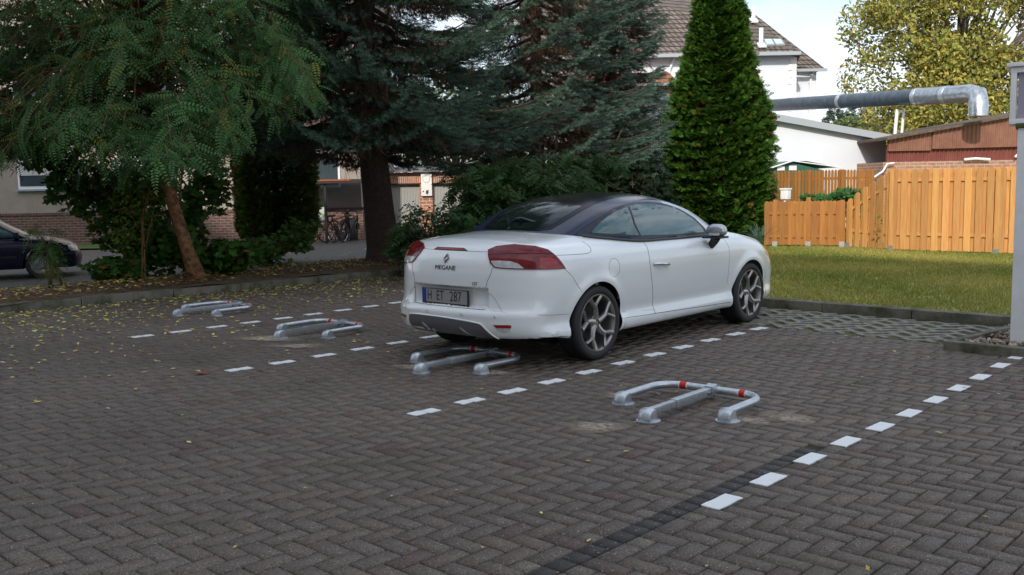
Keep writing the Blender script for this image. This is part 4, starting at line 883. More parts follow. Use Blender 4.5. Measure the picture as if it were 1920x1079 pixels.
for px, D, w_, hgt, lab in ((1612, 95, 1.9, 9.6, 'distant pointed spruce left of the yellow tree'), (1562, 95, 1.4, 9.0, 'distant spruce beside the white house corner'), (1582, 90, 1.3, 8.0, 'lower distant spruce between two others')):
    q = at(px, 330, D); base = Vector((q.x, q.y, ZR)); zt = hgt
    conifer_shell('distant_spruce', lab, base, [(0, w_ * 1.5), (zt * .5, w_ * 1.1), (zt * .75, w_ * .7), (zt * .9, w_ * .35), (zt, .05)], 2600, (.30, .6), (.075, .115, .08), None, 0, int(px), .40, .2, .5)
for px, py, D, rx, lab in ((1600, 222, 60, 60, 'rounded green bush seen under the duct'), (1665, 235, 62, 40, 'yellow green bush in front of the distant orange house'), (1735, 240, 60, 35, 'small bush right of the duct support')):
    clump('bush', lab, 'shrub', ovate(), [(px, py + 25, rx, 30, D, 1.5, 1)], 1500, (.25, .45), (.10, .15, .04), (.2, .18, .05), .15, root_at=at(px, 330, D), stems=3, seed=px)
# leafy background beyond the garages
for lx, D, z, r_, lab, c_ in ((-8, 46, 5.5, 4, 'dark green tree behind the garages left', (.04, .09, .03)), (-2.5, 44, 4.6, 3.0, 'bright green tree rising over the garage roof', (.09, .17, .04))):
    broadleaf('garden_tree', lab, V3(lx, D, ZR), 2, [(0, 0, z, r_, r_ * .8), (-r_ * .6, 0, z - 1, r_ * .7, r_ * .5), (r_ * .6, 0, z - .8, r_ * .7, r_ * .6)], 5000, (.2, .35), c_, None, 0, int(D))
# --- fallen leaves
def leaves(name, n, xs, ys, zf, cols, label, size=(.019, .036), dens=None):
    P = []
    while len(P) < n:
        x, y = RNG.uniform(*xs), RNG.uniform(*ys)
        if dens is None or RNG.random() < dens(x, y): P.append((x, y, zf(x, y)))
    P = np.array(P); a = RNG.uniform(0, 6.28, n); d = np.stack([np.cos(a), np.sin(a), RNG.normal(0, .15, n)], 1); u = np.array([[0, 0, 1.]]) + RNG.normal(0, .25, (n, 3))
    C = np.array(cols)[RNG.integers(0, len(cols), n)] * (1 + RNG.uniform(-.25, .2, (n, 1)))
    v = [(-1, 0, .0), (-.1, .42, .10), (1, 0, .05), (-.1, -.42, .12)]
    o = scatter(name, v, [(0, 1, 2, 3)], P, rots(d, u, RNG), RNG.uniform(*size, n), C, mat('dry_leaf', (1, 1, 1), .7, attr=True)); return tag(o, label, 'fallen leaves', kind='stuff')
YL = [(.62, .50, .10), (.66, .56, .16), (.50, .38, .08), (.42, .42, .10)]; BR = [(.20, .10, .035), (.15, .075, .03), (.26, .14, .05)]
kx = lambda y: -12.62 + .055 * max(0, y - 3) 
leaves('fallen_leaves', 3600, (-12.6, -6.5), (-1, 10), lambda x, y: .007, YL, 'small yellow leaves fallen on the brick paving near the left kerb', dens=lambda x, y: (math.exp(-((x + 12.4) / 1.15)) + .012) * (1 if x > kx(y) else 0) * (1 if y > 2.0 else .6))
leaves('fallen_leaves', 9000, (-14.5, -12.7), (-1, 12.5), lambda x, y: .13 + .065 * math.sin(math.pi * max(0, min((-12.6 - x) / 1.6, 1))) , YL + BR + BR[:2], 'mixed yellow and brown leaves covering the planting strip', size=(.02, .045))
leaves('fallen_leaves', 900, (-14.8, -9.4), (9.5, 14), lambda x, y: .125, BR, 'brown leaves and needles under the spruces', size=(.02, .05))
leaves('fallen_leaves', 320, (-8.5, 2), (1.0, 9.6), lambda x, y: .008, YL + BR + [(.5, .46, .36)] * 2, 'few scattered single leaves over the open paving', size=(.010, .024))
leaves('fallen_leaves', 260, (-24, -15), (6, 17), lambda x, y: ZR + .01, YL, 'pale leaves lying on the road across the strip', size=(.02, .04))
c = G(374, 701); lf = thing('autumn_leaf', 'single larger orange leaf lying on the bricks below the second lock', 'leaf', (c.x, c.y, .004))
pv, pf_ = palmate(); mbx = MB(); mbx.add([(x * .12, y * .12, .006 + abs(y) * .03) for x, y, z in pv], pf_); mbx.build('blade', mat('orange_leaf', (.28, .07, .015), .7), lf, recalc=False)
# ------------------------------------------------------------------ parking locks
redm = mat('red_reflective', (.55, .018, .012), .45)
def make_lock():
    t = thing('parking_lock', 'x', 'parking lock', (0, 0, 0), 0, 'fold down hoop parking locks laid flat in the bays')
    y1 = .50; hw = .385; r = .17; z0, z1 = .058, .060; rt = .0255
    def hoop(a, b):                    # piece of the hoop between two path lengths
        pts = [(-hw, .02, z0), (-hw, y1 - r, z1)]
        for k in range(1, 9): an = math.pi - math.pi / 2 * k / 8; pts.append((-hw + r + r * math.cos(an), y1 - r + r * math.sin(an), z1))
        for k in range(0, 9): an = math.pi / 2 - math.pi / 2 * k / 8; pts.append((hw - r + r * math.cos(an), y1 - r + r * math.sin(an), z1))
        pts.append((hw, .02, z0)); P = [Vector(p) for p in pts]; out = []; s = 0
        for i in range(len(P) - 1):
            l = (P[i + 1] - P[i]).length; n = max(1, int(l / .006))
            for k in range(n):
                q = s + l * k / n
                if a <= q <= b: out.append(P[i].lerp(P[i + 1], k / n))
            s += l
        if b > s: out.append(P[-1])
        return out
    MB().tube(hoop(0, 9), rt, 20).build('hoop', galv, t, smooth=True)
    tot = 2 * (y1 - r - .02) + math.pi * r + 2 * (hw - r); cx = tot / 2
    for sgn in (-1, 1):
        c = cx + sgn * .225
        MB().tube(hoop(c - .028, c + .028), rt + .0012, 20).build('reflective_band', redm, t, smooth=True)
        b = t.children[-1]
    mb = MB()
    for sgn in (-1, 1):
        c = cx + sgn * .225
        for e in (-.030, .030): mb.tube(hoop(c + e - .010, c + e + .010), rt + .0007, 20)
    mb.build('white_edge', mat('white_tape', (.7, .7, .7), .5), t, smooth=True)
    # telescopic square stay
    mb = MB(); mb.bx(-.021, .021, -.27, .02, .036, .078); mb.build('inner_tube', galv, t, bevel=.004)
    mb = MB(); mb.bx(-.0265, .0265, .0, .49, .031, .083); mb.build('outer_tube', galv, t, bevel=.005)
    mb = MB(); mb.tube([(-.034, y1, .058), (.034, y1, .058)], .042, 20); mb.bx(-.032, .032, y1 - .06, y1, .03, .09); mb.build('clamp', galv, t, smooth=True)
    mb = MB(); mb.tube([(.028, .40, .056), (.040, .40, .056)], .012, 10); mb.tube([(.028, .43, .05), (.036, .43, .05)], .006, 8); mb.build('lock_barrel', mat('steel', (.45, .46, .47), .25, metal=1), t, smooth=True)
    for fx, fy in ((-hw, 0), (0, -.29), (hw, 0)):
        mb = MB(); mb.lathe([(.0, .001), (.076, .001), (.076, .007), (.060, .010), (0, .010)], (fx, fy, 0), n=28); mb.build('foot_plate', galv, t, smooth=True)
        f = t.children[-1] if False else None
        # hood: quarter dome closed at the rear, open towards the tube, with two cheek plates
        mb = MB(); n = 12; prof = []
        for i in range(n + 1):
            a = math.pi * .50 * i / n * 1.35
            prof.append((-.056 * math.cos(a) , .010 + .074 * math.sin(a)))
        vs = []
        for i, (y, z) in enumerate(prof):
            a = i / n; w = .043 * (1 if i else .9)
            for k in range(7):
                u = -1 + 2 * k / 6; vs.append((fx + u * w * (1 + .15 * (1 - abs(u))), fy + y * (1 - .22 * u * u), max(.009, z * (1 - .12 * u * u))))
        fs = [(i * 7 + k, i * 7 + k + 1, (i + 1) * 7 + k + 1, (i + 1) * 7 + k) for i in range(n) for k in range(6)]
        mb.add(vs, fs)
        o = mb.build('hood', galv, t, smooth=True, recalc=False); sm = o.modifiers.new('s', 'SOLIDIFY'); sm.thickness = .005; sm.offset = 0
        mb = MB()
        for sx in (-1, 1):
            pr = [(-.050, .010), (-.044, .045), (-.025, .070), (.0, .078), (.018, .070), (.040, .010)]
            mb.prism(pr, sx * .041 - .003, sx * .041 + .003, lambda y, z, x: (fx + x, fy + y, z))
        mb.tube([(fx - .042, fy + .012, .045), (fx + .042, fy + .012, .045)], .008, 8)
        mb.build('cheek_plates', galv, t, bevel=.0015)
    return t
lock = make_lock()
LOCKS = [((1211, 788), (1176, 757), (1361, 794), 'nearest parking lock, alone in the open bay to the right of the white car'),
         ((791, 699), (786, 677), (902, 705), 'parking lock lying right behind the rear bumper of the white car'),
         ((527, 634), (533, 621), (608, 636), 'parking lock in the bay left of the white car, between two dashed lines'),
         ((336, 593), (350, 582), (403, 594), 'farthest parking lock, among yellow leaves next to the left kerb')]
for i, (pc, pl_, pr, lab) in enumerate(LOCKS):
    o = lock if i == 0 else copy_tree(lock)
    c, l, r_ = G(*pc), G(*pl_), G(*pr); m = (l + r_) / 2
    o.location = ((c.x * .5 + m.x * .5), (c.y + .29) * .6 + m.y * .4, 0); o.rotation_euler = (0, 0, [.035, -.02, .02, -.03][i]); o['label'] = lab
# ------------------------------------------------------------------ car body surfaces
def smax(a,b,r):
    h=np.clip(.5+.5*(a-b)/r,0,1); return b*(1-h)+a*h+r*h*(1-h)
def sst(a,b,x):
    t=np.clip((x-a)/(b-a),0,1); return t*t*(3-2*t)
def spl(xs,ys):
    # smooth monotone-ish cubic (Catmull-Rom) sampled to a fine table
    xs=np.array(xs,float);ys=np.array(ys,float)
    m=np.gradient(ys,xs); t=np.linspace(xs[0],xs[-1],400)
    i=np.clip(np.searchsorted(xs,t,side='right')-1,0,len(xs)-2); h=xs[i+1]-xs[i]; s=(t-xs[i])/h
    v=(2*s**3-3*s**2+1)*ys[i]+(s**3-2*s**2+s)*h*m[i]+(-2*s**3+3*s**2)*ys[i+1]+(s**3-s**2)*h*m[i+1]
    return lambda x: np.interp(x,t,v)
CW=spl([.1,.16,.22,.28,.36,.46,.56,.66,.75,.83,.90,.97,1.06],[.78,.80,.855,.872,.850,.872,.892,.902,.904,.895,.868,.80,.68])
CP=spl([-1.05,-.8,-.4,0,.6,1.3,2.0,2.6,3.0,3.3,3.5],[.91,.935,.96,.975,.975,.975,.975,.97,.95,.91,.86])
CT=spl([-1.1,-.95,-.85,-.7,-.5,-.25,0,.5,1.2,1.8,2.2,2.6,3.0,3.3,3.55],[.90,.955,.985,1.02,1.045,1.06,1.07,1.07,1.06,1.05,1.025,.975,.89,.81,.70])
CR=spl([.15,.22,.30,.40,.455,.485,.52,.65,.78,.86,.92,.98,1.03,1.1],[-.80,-.865,-.92,-.935,-.93,-.905,-.895,-.885,-.875,-.855,-.82,-.78,-.72,-.62])
CF=spl([.15,.22,.32,.45,.55,.65,.75,.85],[3.37,3.47,3.52,3.52,3.49,3.43,3.34,3.22])
def body(x,y,z):
    a=np.abs(y)
    w=CW(z)*CP(x)
    for cx in (0,2.6):
        d=np.hypot(x-cx,z-.31); w=w+.016*np.exp(-((d-.36)/.05)**2)*(z>.1)
    fs=a-w
    ft=(z-(CT(x)-.07*(a/.8)**2.2-.03*sst(.55,.85,a)*sst(1.6,2.4,x)*0))*.97
    dent=.055*sst(.43,.40,a)*sst(.485,.50,z)*sst(.655,.635,z)*(x<0)
    fr=(CR(z)+.07*(a/.8)**2+.30*(a/.88)**5+dent)-x
    ff=x-(CF(z)-.16*(a/.8)**2-.22*(a/.9)**6)
    F=smax(fs,ft,.12)
    F=smax(F,fr*.95,.07); F=smax(F,ff*.9,.12)
    F=smax(F,.19+.065*sst(-.05,-.62,x)-z,.03)
    return F
GT=spl([-.5,-.32,-.05,.2,.45,.7,1.0,1.3,1.55,1.8,2.0,2.25],[.86,.96,1.10,1.215,1.305,1.355,1.375,1.37,1.335,1.265,1.175,1.03])
GW=spl([.9,1.0,1.1,1.2,1.3,1.4],[.805,.785,.75,.71,.66,.60])
GP=spl([-.5,-.3,0,.3,.6,1.2,1.7,2.0,2.3],[.64,.71,.83,.92,.98,1,1,.98,.95])
def green(x,y,z):
    a=np.abs(y)
    fs=(a-GW(z)*GP(x))*.93
    ft=(z-(GT(x)-.085*(a/.62)**2.4))*.85
    F=smax(fs,ft,.075)
    F=smax(F,np.maximum(x-2.2,-.42-x),.02)
    return smax(F,.93-z,.02)

def solve(F, O, Dr, tmax=2.6, n=160, inward=False):
    """outermost surface point along each ray O + t D (D points outward)"""
    t = np.linspace(tmax, 0, n); lo = np.zeros(len(O)); hi = np.full(len(O), tmax); done = np.zeros(len(O), bool)
    for a, b in zip(t[:-1], t[1:]):
        P = O + Dr * b; inside = F(P[:, 0], P[:, 1], P[:, 2]) < 0; new = inside & ~done; lo[new] = b; hi[new] = a; done |= inside
    for _ in range(22):
        m = (lo + hi) / 2; P = O + Dr * m[:, None]; i = F(P[:, 0], P[:, 1], P[:, 2]) < 0; lo = np.where(i, m, lo); hi = np.where(i, hi, m)
    return O + Dr * ((lo + hi) / 2)[:, None]
def grad(F, P, e=2e-3):
    g = np.stack([F(P[:, 0] + e, P[:, 1], P[:, 2]) - F(P[:, 0] - e, P[:, 1], P[:, 2]), F(P[:, 0], P[:, 1] + e, P[:, 2]) - F(P[:, 0], P[:, 1] - e, P[:, 2]), F(P[:, 0], P[:, 1], P[:, 2] + e) - F(P[:, 0], P[:, 1], P[:, 2] - e)], 1)
    return g / (np.linalg.norm(g, axis=1, keepdims=True) + 1e-9)
def capsule(F, xa, xb, zc, xs, nth, ncap):
    th = np.linspace(0, 2 * np.pi, nth, endpoint=False); O = []; D = []
    for k in range(1, ncap + 1):
        ph = np.pi / 2 * (1 - k / (ncap + 1)); O.append(np.tile([xa, 0, zc], (nth, 1))); D.append(np.stack([-np.sin(ph) + 0 * th, np.cos(ph) * np.cos(th), np.cos(ph) * np.sin(th)], 1))
    for x in xs: O.append(np.tile([x, 0, zc], (nth, 1))); D.append(np.stack([0 * th, np.cos(th), np.sin(th)], 1))
    for k in range(ncap, 0, -1):
        ph = np.pi / 2 * (1 - k / (ncap + 1)); O.append(np.tile([xb, 0, zc], (nth, 1))); D.append(np.stack([np.sin(ph) + 0 * th, np.cos(ph) * np.cos(th), np.cos(ph) * np.sin(th)], 1))
    O.append(np.array([[xa, 0, zc], [xb, 0, zc]])); D.append(np.array([[-1., 0, 0], [1., 0, 0]]))
    P = solve(F, np.concatenate(O), np.concatenate(D), 2.2, 240); nr = len(xs) + 2 * ncap; q = []
    i = np.arange(nr - 1)[:, None] * nth; k = np.arange(nth)[None]; k2 = (k + 1) % nth
    Q = np.stack([i + k, i + k2, i + nth + k2, i + nth + k], 2).reshape(-1, 4)[:, ::-1]
    a = nr * nth; T = [(a, int(kk), int((kk + 1) % nth))[::-1] for kk in range(nth)]; b = (nr - 1) * nth; T += [(a + 1, b + int(kk), b + int((kk + 1) % nth)) for kk in range(nth)]
    return P, Q, np.array(T)
def proj2(F, mode, pts, sgn=-1, off=0.):
    p = np.asarray(pts, float); a, b = p[:, 0], p[:, 1]; z0 = 0 * a
    if mode == 'side': O = np.stack([a, z0, b], 1); D = np.tile([0, float(sgn), 0], (len(a), 1))
    elif mode == 'rear': O = np.stack([z0, a, b], 1); D = np.tile([-1., 0, 0], (len(a), 1))
    elif mode == 'front': O = np.stack([z0 + 1.5, a, b], 1); D = np.tile([1., 0, 0], (len(a), 1))
    elif mode == 'top': O = np.stack([a, b, z0 + .6], 1); D = np.tile([0, 0, 1.], (len(a), 1))
    elif mode == 'rad': O = np.stack([z0 - .30, z0, b], 1); D = np.stack([-np.cos(a), sgn * np.sin(a), z0], 1)
    P = solve(F, O, D, 2.6, 200); return P + grad(F, P) * off if off else P
def dens(pts, s, closed=True):
    out = []; n = len(pts)
    for i in range(n if closed else n - 1):
        a, b = pts[i], pts[(i + 1) % n]; L = math.hypot(b[0] - a[0], b[1] - a[1]); k = max(1, int(L / s))
        out += [(a[0] + (b[0] - a[0]) * j / k, a[1] + (b[1] - a[1]) * j / k) for j in range(k)]
    if not closed: out.append(pts[-1])
    return out
def chaikin(pts, it=1, closed=True):
    for _ in range(it):
        o = []; n = len(pts)
        if not closed: o.append(pts[0])
        for i in range(n if closed else n - 1):
            a, b = pts[i], pts[(i + 1) % n]; o += [(a[0] * .75 + b[0] * .25, a[1] * .75 + b[1] * .25), (a[0] * .25 + b[0] * .75, a[1] * .25 + b[1] * .75)]
        if not closed: o.append(pts[-1])
        pts = o
    return pts
def patch(name, F, mode, outline, m, parent, off=.003, sgn=-1, s=.03, skirt=.010, it=0):
    ol = chaikin(outline, it) if it else outline; ol = dens(ol, s * .7); xs = [p[0] for p in ol]; ys = [p[1] for p in ol]; V = [Vector(p) for p in ol]; n = len(V)
    def inside(x, y):
        c = False; j = n - 1
        for i in range(n):
            if (ys[i] > y) != (ys[j] > y) and x < (xs[j] - xs[i]) * (y - ys[i]) / (ys[j] - ys[i]) + xs[i]: c = not c
            j = i
        return c
    x = min(xs) + s * .37
    while x < max(xs):
        y = min(ys) + s * .41
        while y < max(ys):
            if inside(x, y) and min((x - a) ** 2 + (y - b) ** 2 for a, b in zip(xs, ys)) > (s * .35) ** 2: V.append(Vector((x, y)))
            y += s
        x += s
    r = delaunay_2d_cdt(V, [(i, (i + 1) % n) for i in range(n)], [], 1, 1e-6)
    P = [(v.x, v.y) for v in r[0]]; T = [f for f in r[2] if inside(sum(P[i][0] for i in f) / 3, sum(P[i][1] for i in f) / 3)]
    A = proj2(F, mode, P, sgn, off); B = proj2(F, mode, P, sgn, off - skirt)
    Gd = grad(F, A); N_ = len(P); ec = {}
    T2 = []
    for f in T:
        f = list(f); a, b, c = A[f[0]], A[f[1]], A[f[2]]
        if np.dot(np.cross(b - a, c - a), Gd[f[0]]) < 0: f = f[::-1]
        T2.append(tuple(f))
        for k in range(3): e = (f[k], f[(k + 1) % 3]); ec[tuple(sorted(e))] = ec.get(tuple(sorted(e)), []) + [e]
    verts = list(map(tuple, A)) + list(map(tuple, B)); faces = T2[:]
    for e, l in ec.items():
        if len(l) == 1: a, b = l[0]; faces.append((b, a, a + N_, b + N_))
    me = bpy.data.meshes.new(name); me.from_pydata(verts, [], faces); me.materials.append(m)
    bm = bmesh.new(); bm.from_mesh(me)
    for e in bm.edges:
        if len(e.link_faces) == 2 and e.calc_face_angle(0) > .7: e.smooth = False
    bmesh.ops.delete(bm, geom=[v for v in bm.verts if not v.link_faces], context='VERTS')
    bm.to_mesh(me); bm.free(); me.polygons.foreach_set('use_smooth', [True] * len(me.polygons))
    o = bpy.data.objects.new(name, me); SC.collection.objects.link(o); o.parent = parent; return o
def seam(mb, F, mode, pts, sgn=-1, r=.0026, off=-.0006, closed=False, it=2):
    p = chaikin(list(pts), it, closed) if it else list(pts); p = dens(p, .03, closed); P = proj2(F, mode, p, sgn, off); mb.tube([tuple(q) for q in P], r, 5, closed=closed)
def surface_obj(name, P, Q, T, m, parent, mats2=None):
    me = bpy.data.meshes.new(name); me.from_pydata([tuple(p) for p in P], [], [tuple(map(int, q)) for q in Q] + [tuple(map(int, t)) for t in T])
    for k in ([m] + (mats2 or [])): me.materials.append(k)
    o = bpy.data.objects.new(name, me); SC.collection.objects.link(o); o.parent = parent; me.polygons.foreach_set('use_smooth', [True] * len(me.polygons)); return o
def cut_arches(o, xs, R0, zc, yin, darkm):
    for x in xs:
        mb = MB(); prof = [(0, -yin), (R0, -yin), (R0, -1.4), (0, -1.4)]
        mb.lathe(prof[0:4], (x, 0, zc), 'Y', 96); mb.lathe([(r_, -h_) for r_, h_ in prof], (x, 0, zc), 'Y', 96)
        c = mb.build('cutter', darkm)
        bm = bmesh.new(); bm.from_mesh(c.data); bmesh.ops.remove_doubles(bm, verts=bm.verts, dist=1e-5); bmesh.ops.dissolve_degenerate(bm, dist=1e-5, edges=bm.edges); bmesh.ops.recalc_face_normals(bm, faces=bm.faces); bm.to_mesh(c.data); bm.free()
        c.parent = o.parent
        b = o.modifiers.new('b', 'BOOLEAN'); b.operation = 'DIFFERENCE'; b.object = c; b.solver = 'EXACT'
        bpy.context.view_layer.update()
        me = bpy.data.meshes.new_from_object(o.evaluated_get(bpy.context.evaluated_depsgraph_get())); o.modifiers.clear(); o.data = me; bpy.data.objects.remove(c)
    me = o.data
    if darkm.name not in [k.name for k in me.materials if k]: me.materials.append(darkm)
    di = [k.name for k in me.materials].index(darkm.name); bm = bmesh.new(); bm.from_mesh(me)
    for f in bm.faces:
        c = f.calc_center_median()
        for x in xs:
            d = math.hypot(c.x - x, c.z - zc)
            if (abs(d - R0) < .004 and abs(c.y) > yin - .01 and abs(f.normal.y) < .3) or (d < R0 and abs(abs(c.y) - yin) < .004): f.material_index = di
    for e in bm.edges:
        if len(e.link_faces) == 2 and (e.calc_face_angle(0) > .55 or e.link_faces[0].material_index != e.link_faces[1].material_index): e.smooth = False
    bm.to_mesh(me); bm.free(); me.polygons.foreach_set('use_smooth', [True] * len(me.polygons))
carpaint = mat('pearl_white_paint', (.84, .87, .89), .26, coat=1., spec=.5)
seamm = mat('panel_gap', (.05, .05, .055), .6)
navy = mat('roof_navy', (.008, .014, .050), .25, spec=.35, coat=.25, bump=(160, .10, .002))
blackgl = mat('roof_black', (.005, .006, .008), .14, spec=.14, bump=(190, .18, .002))
silverp = mat('silver_trim', (.48, .50, .55), .3, metal=.8, coat=.5)
glassd = mat('tinted_glass', (.045, .115, .12), .03, spec=.9, coat=.5)
rubber = mat('rubber', (.018, .018, .019), .7, bump=(60, .2, .003)); wellm = mat('wheel_well', (.006, .006, .006), .9)
chrome = mat('chrome', (.62, .63, .65), .12, metal=1.); blackpl = mat('black_plastic', (.018, .018, .02), .45)
rimm = mat('rim_grey', (.32, .31, .30), .32, metal=.8, coat=.4); rdark = mat('brake_dark', (.05, .047, .045), .55, metal=.5)
lampred = mat('lamp_red', (.12, .003, .009), .12, coat=.25, spec=.35, noise=(22, (.19, .005, .010), .4, .6)); lampbr = mat('lamp_bright_red', (.30, .008, .008), .12, coat=.3); lampclr = mat('lamp_clear', (.62, .62, .62), .08, coat=1., noise=(14, (.45, .45, .46), .4, .6))
white_text = mat('plate_white', (.30, .30, .30), .45)
car = thing('parked_car', 'white convertible coupe with dark blue folding hardtop parked in the second bay', 'car', (-5.70, 6.13, 0), R(90) + .0227)
xs = np.unique(np.concatenate([np.linspace(-.45, 2.95, 150)]))
P, Q, T = capsule(body, -.45, 2.95, .58, xs, 220, 60)
bo = surface_obj('body', P, Q, T, carpaint, car); bpy.context.view_layer.update()
cut_arches(bo, (0, 2.6), .347, .31, .50, wellm)
P, Q, T = capsule(green, .30, 1.32, 1.0, np.linspace(.30, 1.32, 50), 160, 40)
go = surface_obj('hardtop', P, Q, T, navy, car, [silverp])
for pz in go.data.polygons:
    if pz.center.x > 1.325: pz.material_index = 1
# black glass part of roof and rear window
ro = [(-.03, .40), (.07, .425), (.216, .445), (.418, .458), (.648, .46), (.839, .452), (1.1, .43), (1.26, .42)]
patch('roof_panel', green, 'top', [(-.13, 0), (-.115, -.15), (-.085, -.30)] + [(x, -y) for x, y in ro] + [(1.30, 0)] + [(x, y) for x, y in ro[::-1]] + [(-.085, .30), (-.115, .15)], blackgl, car, .002, s=.05)
patch('rear_window', green, 'top', [(-.09, 0), (-.075, -.18), (-.04, -.30), (.0, -.345), (.10, -.375), (.24, -.39), (.40, -.40), (.43, 0), (.40, .40), (.24, .39), (.10, .375), (.0, .345), (-.04, .30), (-.075, .18)], mat('rear_glass', (.004, .012, .010), .05, spec=.5), car, .0035, s=.05)
patch('windscreen', green, 'top', [(1.42, -.52), (1.70, -.58), (1.98, -.60), (2.05, -.3), (2.07, 0), (2.05, .3), (1.98, .60), (1.70, .58), (1.42, .52), (1.40, 0)], glassd, car, .002, s=.06)
gt_ = [(.08, 1.062), (.191, 1.108), (.402, 1.192), (.551, 1.24), (.719, 1.268), (.869, 1.282), (1.117, 1.283), (1.351, 1.256), (1.528, 1.206), (1.718, 1.114), (1.86, 1.0)]
bl_ = [(1.86, .972), (1.3, .985), (.75, 1.005), (.08, 1.055)]
for sg_ in (-1, 1):
    patch('window_frame', green, 'side', gt_ + [(1.90, .955), (1.3, .965), (.75, .985), (.03, 1.035)], blackpl, car, .0015, sg_, s=.05)
    k = .018
    door_gl = [(.735, .995), (.712, 1.05), (.700, 1.10), (.703, 1.15), (.718, 1.21), (.742, 1.252)] + [(.869, 1.262), (1.117, 1.262), (1.34, 1.236), (1.51, 1.186), (1.69, 1.098), (1.80, 1.01), (1.815, .975), (1.3, .978)]
    door_gl = [(x + .014, z) if i < 6 else (x, z) for i, (x, z) in enumerate(door_gl)]
    patch('door_window', green, 'side', door_gl, glassd, car, .0035, sg_, s=.05)
    patch('quarter_window', green, 'side', [(.722, .997), (.698, 1.05), (.686, 1.10), (.689, 1.15), (.704, 1.21), (.722, 1.247), (.56, 1.218), (.41, 1.17), (.30, 1.125), (.19, 1.062), (.17, 1.045)], glassd, car, .0035, sg_, s=.05)
    mb = MB()
    seam(mb, body, 'side', [(.775, .965), (.744, .90), (.735, .80), (.752, .683), (.80, .55), (.848, .422), (.868, .34), (.874, .29)], sg_)
    seam(mb, body, 'side', [(.874, .292), (1.4, .276), (2.0, .258), (2.215, .252)], sg_, it=0)
    seam(mb, body, 'side', [(2.05, .94), (2.13, .85), (2.15, .75), (2.14, .6), (2.16, .45)], sg_, r=.0018)
    mb.build('door_gap', seamm, car, recalc=False)
    mb = MB()
    seam(mb, body, 'side', [(-.494, .903), (-.315, .898), (-.15, .893), (-.06, .90), (-.02, .93), (-.015, .96), (-.03, .985)], sg_, r=.0022)
    seam(mb, body, 'side', [(-.43, .795), (-.34, .725), (-.235, .597)], sg_, r=.002, it=0)
    seam(mb, body, 'side', [(-.36, .425), (-.55, .435), (-.68, .45)], sg_, r=.0018, it=0)
    seam(mb, body, 'side', [(.337, .362), (.6, .345), (.862, .326)], sg_, r=.0015, it=0)
    seam(mb, body, 'side', [(.345, .306), (.6, .298), (.874, .291)], sg_, r=.0022, it=0)
    if sg_ < 0: seam(mb, body, 'side', [(.21 + .078 * math.cos(a), .757 + .078 * math.sin(a)) for a in np.linspace(0, 2 * math.pi, 19)[:-1]], sg_, r=.0017, closed=True, it=1)
    mb.build('panel_gap', seamm, car, recalc=False)
    # belt moulding where the hardtop meets the body
    def belt(F1, F2, xs_):
        out = []
        for x in xs_:
            zz = np.linspace(1.16, .86, 90); a = proj2(F1, 'side', np.stack([0 * zz + x, zz], 1), sg_); b = proj2(F2, 'side', np.stack([0 * zz + x, zz], 1), sg_); w = np.abs(b[:, 1]) >= np.abs(a[:, 1])
            if w.any(): i = int(np.argmax(w)); out.append((x, a[i, 1], zz[i]))
        return out
    bp_ = belt(green, body, np.linspace(-.02, 1.93, 40))
    MB().tube([(x, y + sg_ * .006, z + .006) for x, y, z in bp_], .013, 8).build('belt_moulding', mat('belt_trim', (.035, .036, .04), .35), car, smooth=True, recalc=False)
    # lamps
    LR = [(.655, .949), (.765, .976), (.979, .990), (1.175, .976), (1.294, .945), (1.335, .905), (1.43, .795), (1.25, .797), (1.028, .804), (.80, .812), (.736, .818), (.69, .845), (.66, .90)]
    lp = patch('tail_lamp', body, 'rad', LR, lampred, car, .008, sg_, s=.035, skirt=.016)
    patch('reversing_lamp', body, 'rad', [(.70, .866), (.80, .869), (.90, .866), (.97, .850), (1.02, .815), (1.01, .811), (.80, .818), (.745, .825), (.715, .845)], lampclr, lp, .0095, sg_, s=.03, skirt=.006)
    patch('turn_lamp', body, 'rad', [(1.16, .815), (1.17, .885), (1.28, .890), (1.315, .870), (1.39, .803), (1.2, .803)], lampbr, lp, .0095, sg_, s=.03, skirt=.006)
    mb = MB(); seam(mb, body, 'rad', [(.66, .913), (.85, .922), (1.1, .925), (1.325, .912)], sg_, r=.003, off=.0085); mb.build('lamp_split', mat('lamp_dark', (.04, .003, .005), .3), lp, recalc=False)
    # fog / reflector in the bumper
    fg = patch('bumper_reflector', body, 'rad', [(.71, .372), (.86, .376), (.885, .372), (.87, .318), (.80, .312), (.745, .335)], lampclr, car, .003, sg_, s=.02)
    patch('red_lens', body, 'rad', [(.71, .372), (.86, .376), (.885, .372), (.882, .350), (.745, .350)], lampbr, fg, .006, sg_, s=.02)
    patch('headlight', body, 'side', [(2.93, .72), (3.05, .735), (3.17, .70), (3.24, .64), (3.22, .60), (3.08, .65), (2.97, .69)], lampclr, car, .004, sg_, s=.03)
    # wing mirror
    y0 = sg_ * .90
    mb = MB(); vs = []; nu, nv = 18, 12
    for i in range(nv + 1):
        ph = -math.pi / 2 + math.pi * i / nv
        for k in range(nu):
            a = 2 * math.pi * k / nu; f = lambda c: math.copysign(abs(c) ** .75, c)
            x = 1.755 + .085 * f(math.cos(a)) * f(math.cos(ph)) * (1 if math.cos(a) > 0 else .55); y = y0 + sg_ * .055 + .100 * f(math.sin(a)) * f(math.cos(ph)); z = .985 + .066 * f(math.sin(ph)) * (1.1 if ph > 0 else .75)
            vs.append((x, y, z))
    mb.add(vs, [(i * nu + k, i * nu + (k + 1) % nu, (i + 1) * nu + (k + 1) % nu, (i + 1) * nu + k) for i in range(nv) for k in range(nu)])
    wm = mb.build('wing_mirror', silverp, car, smooth=True)
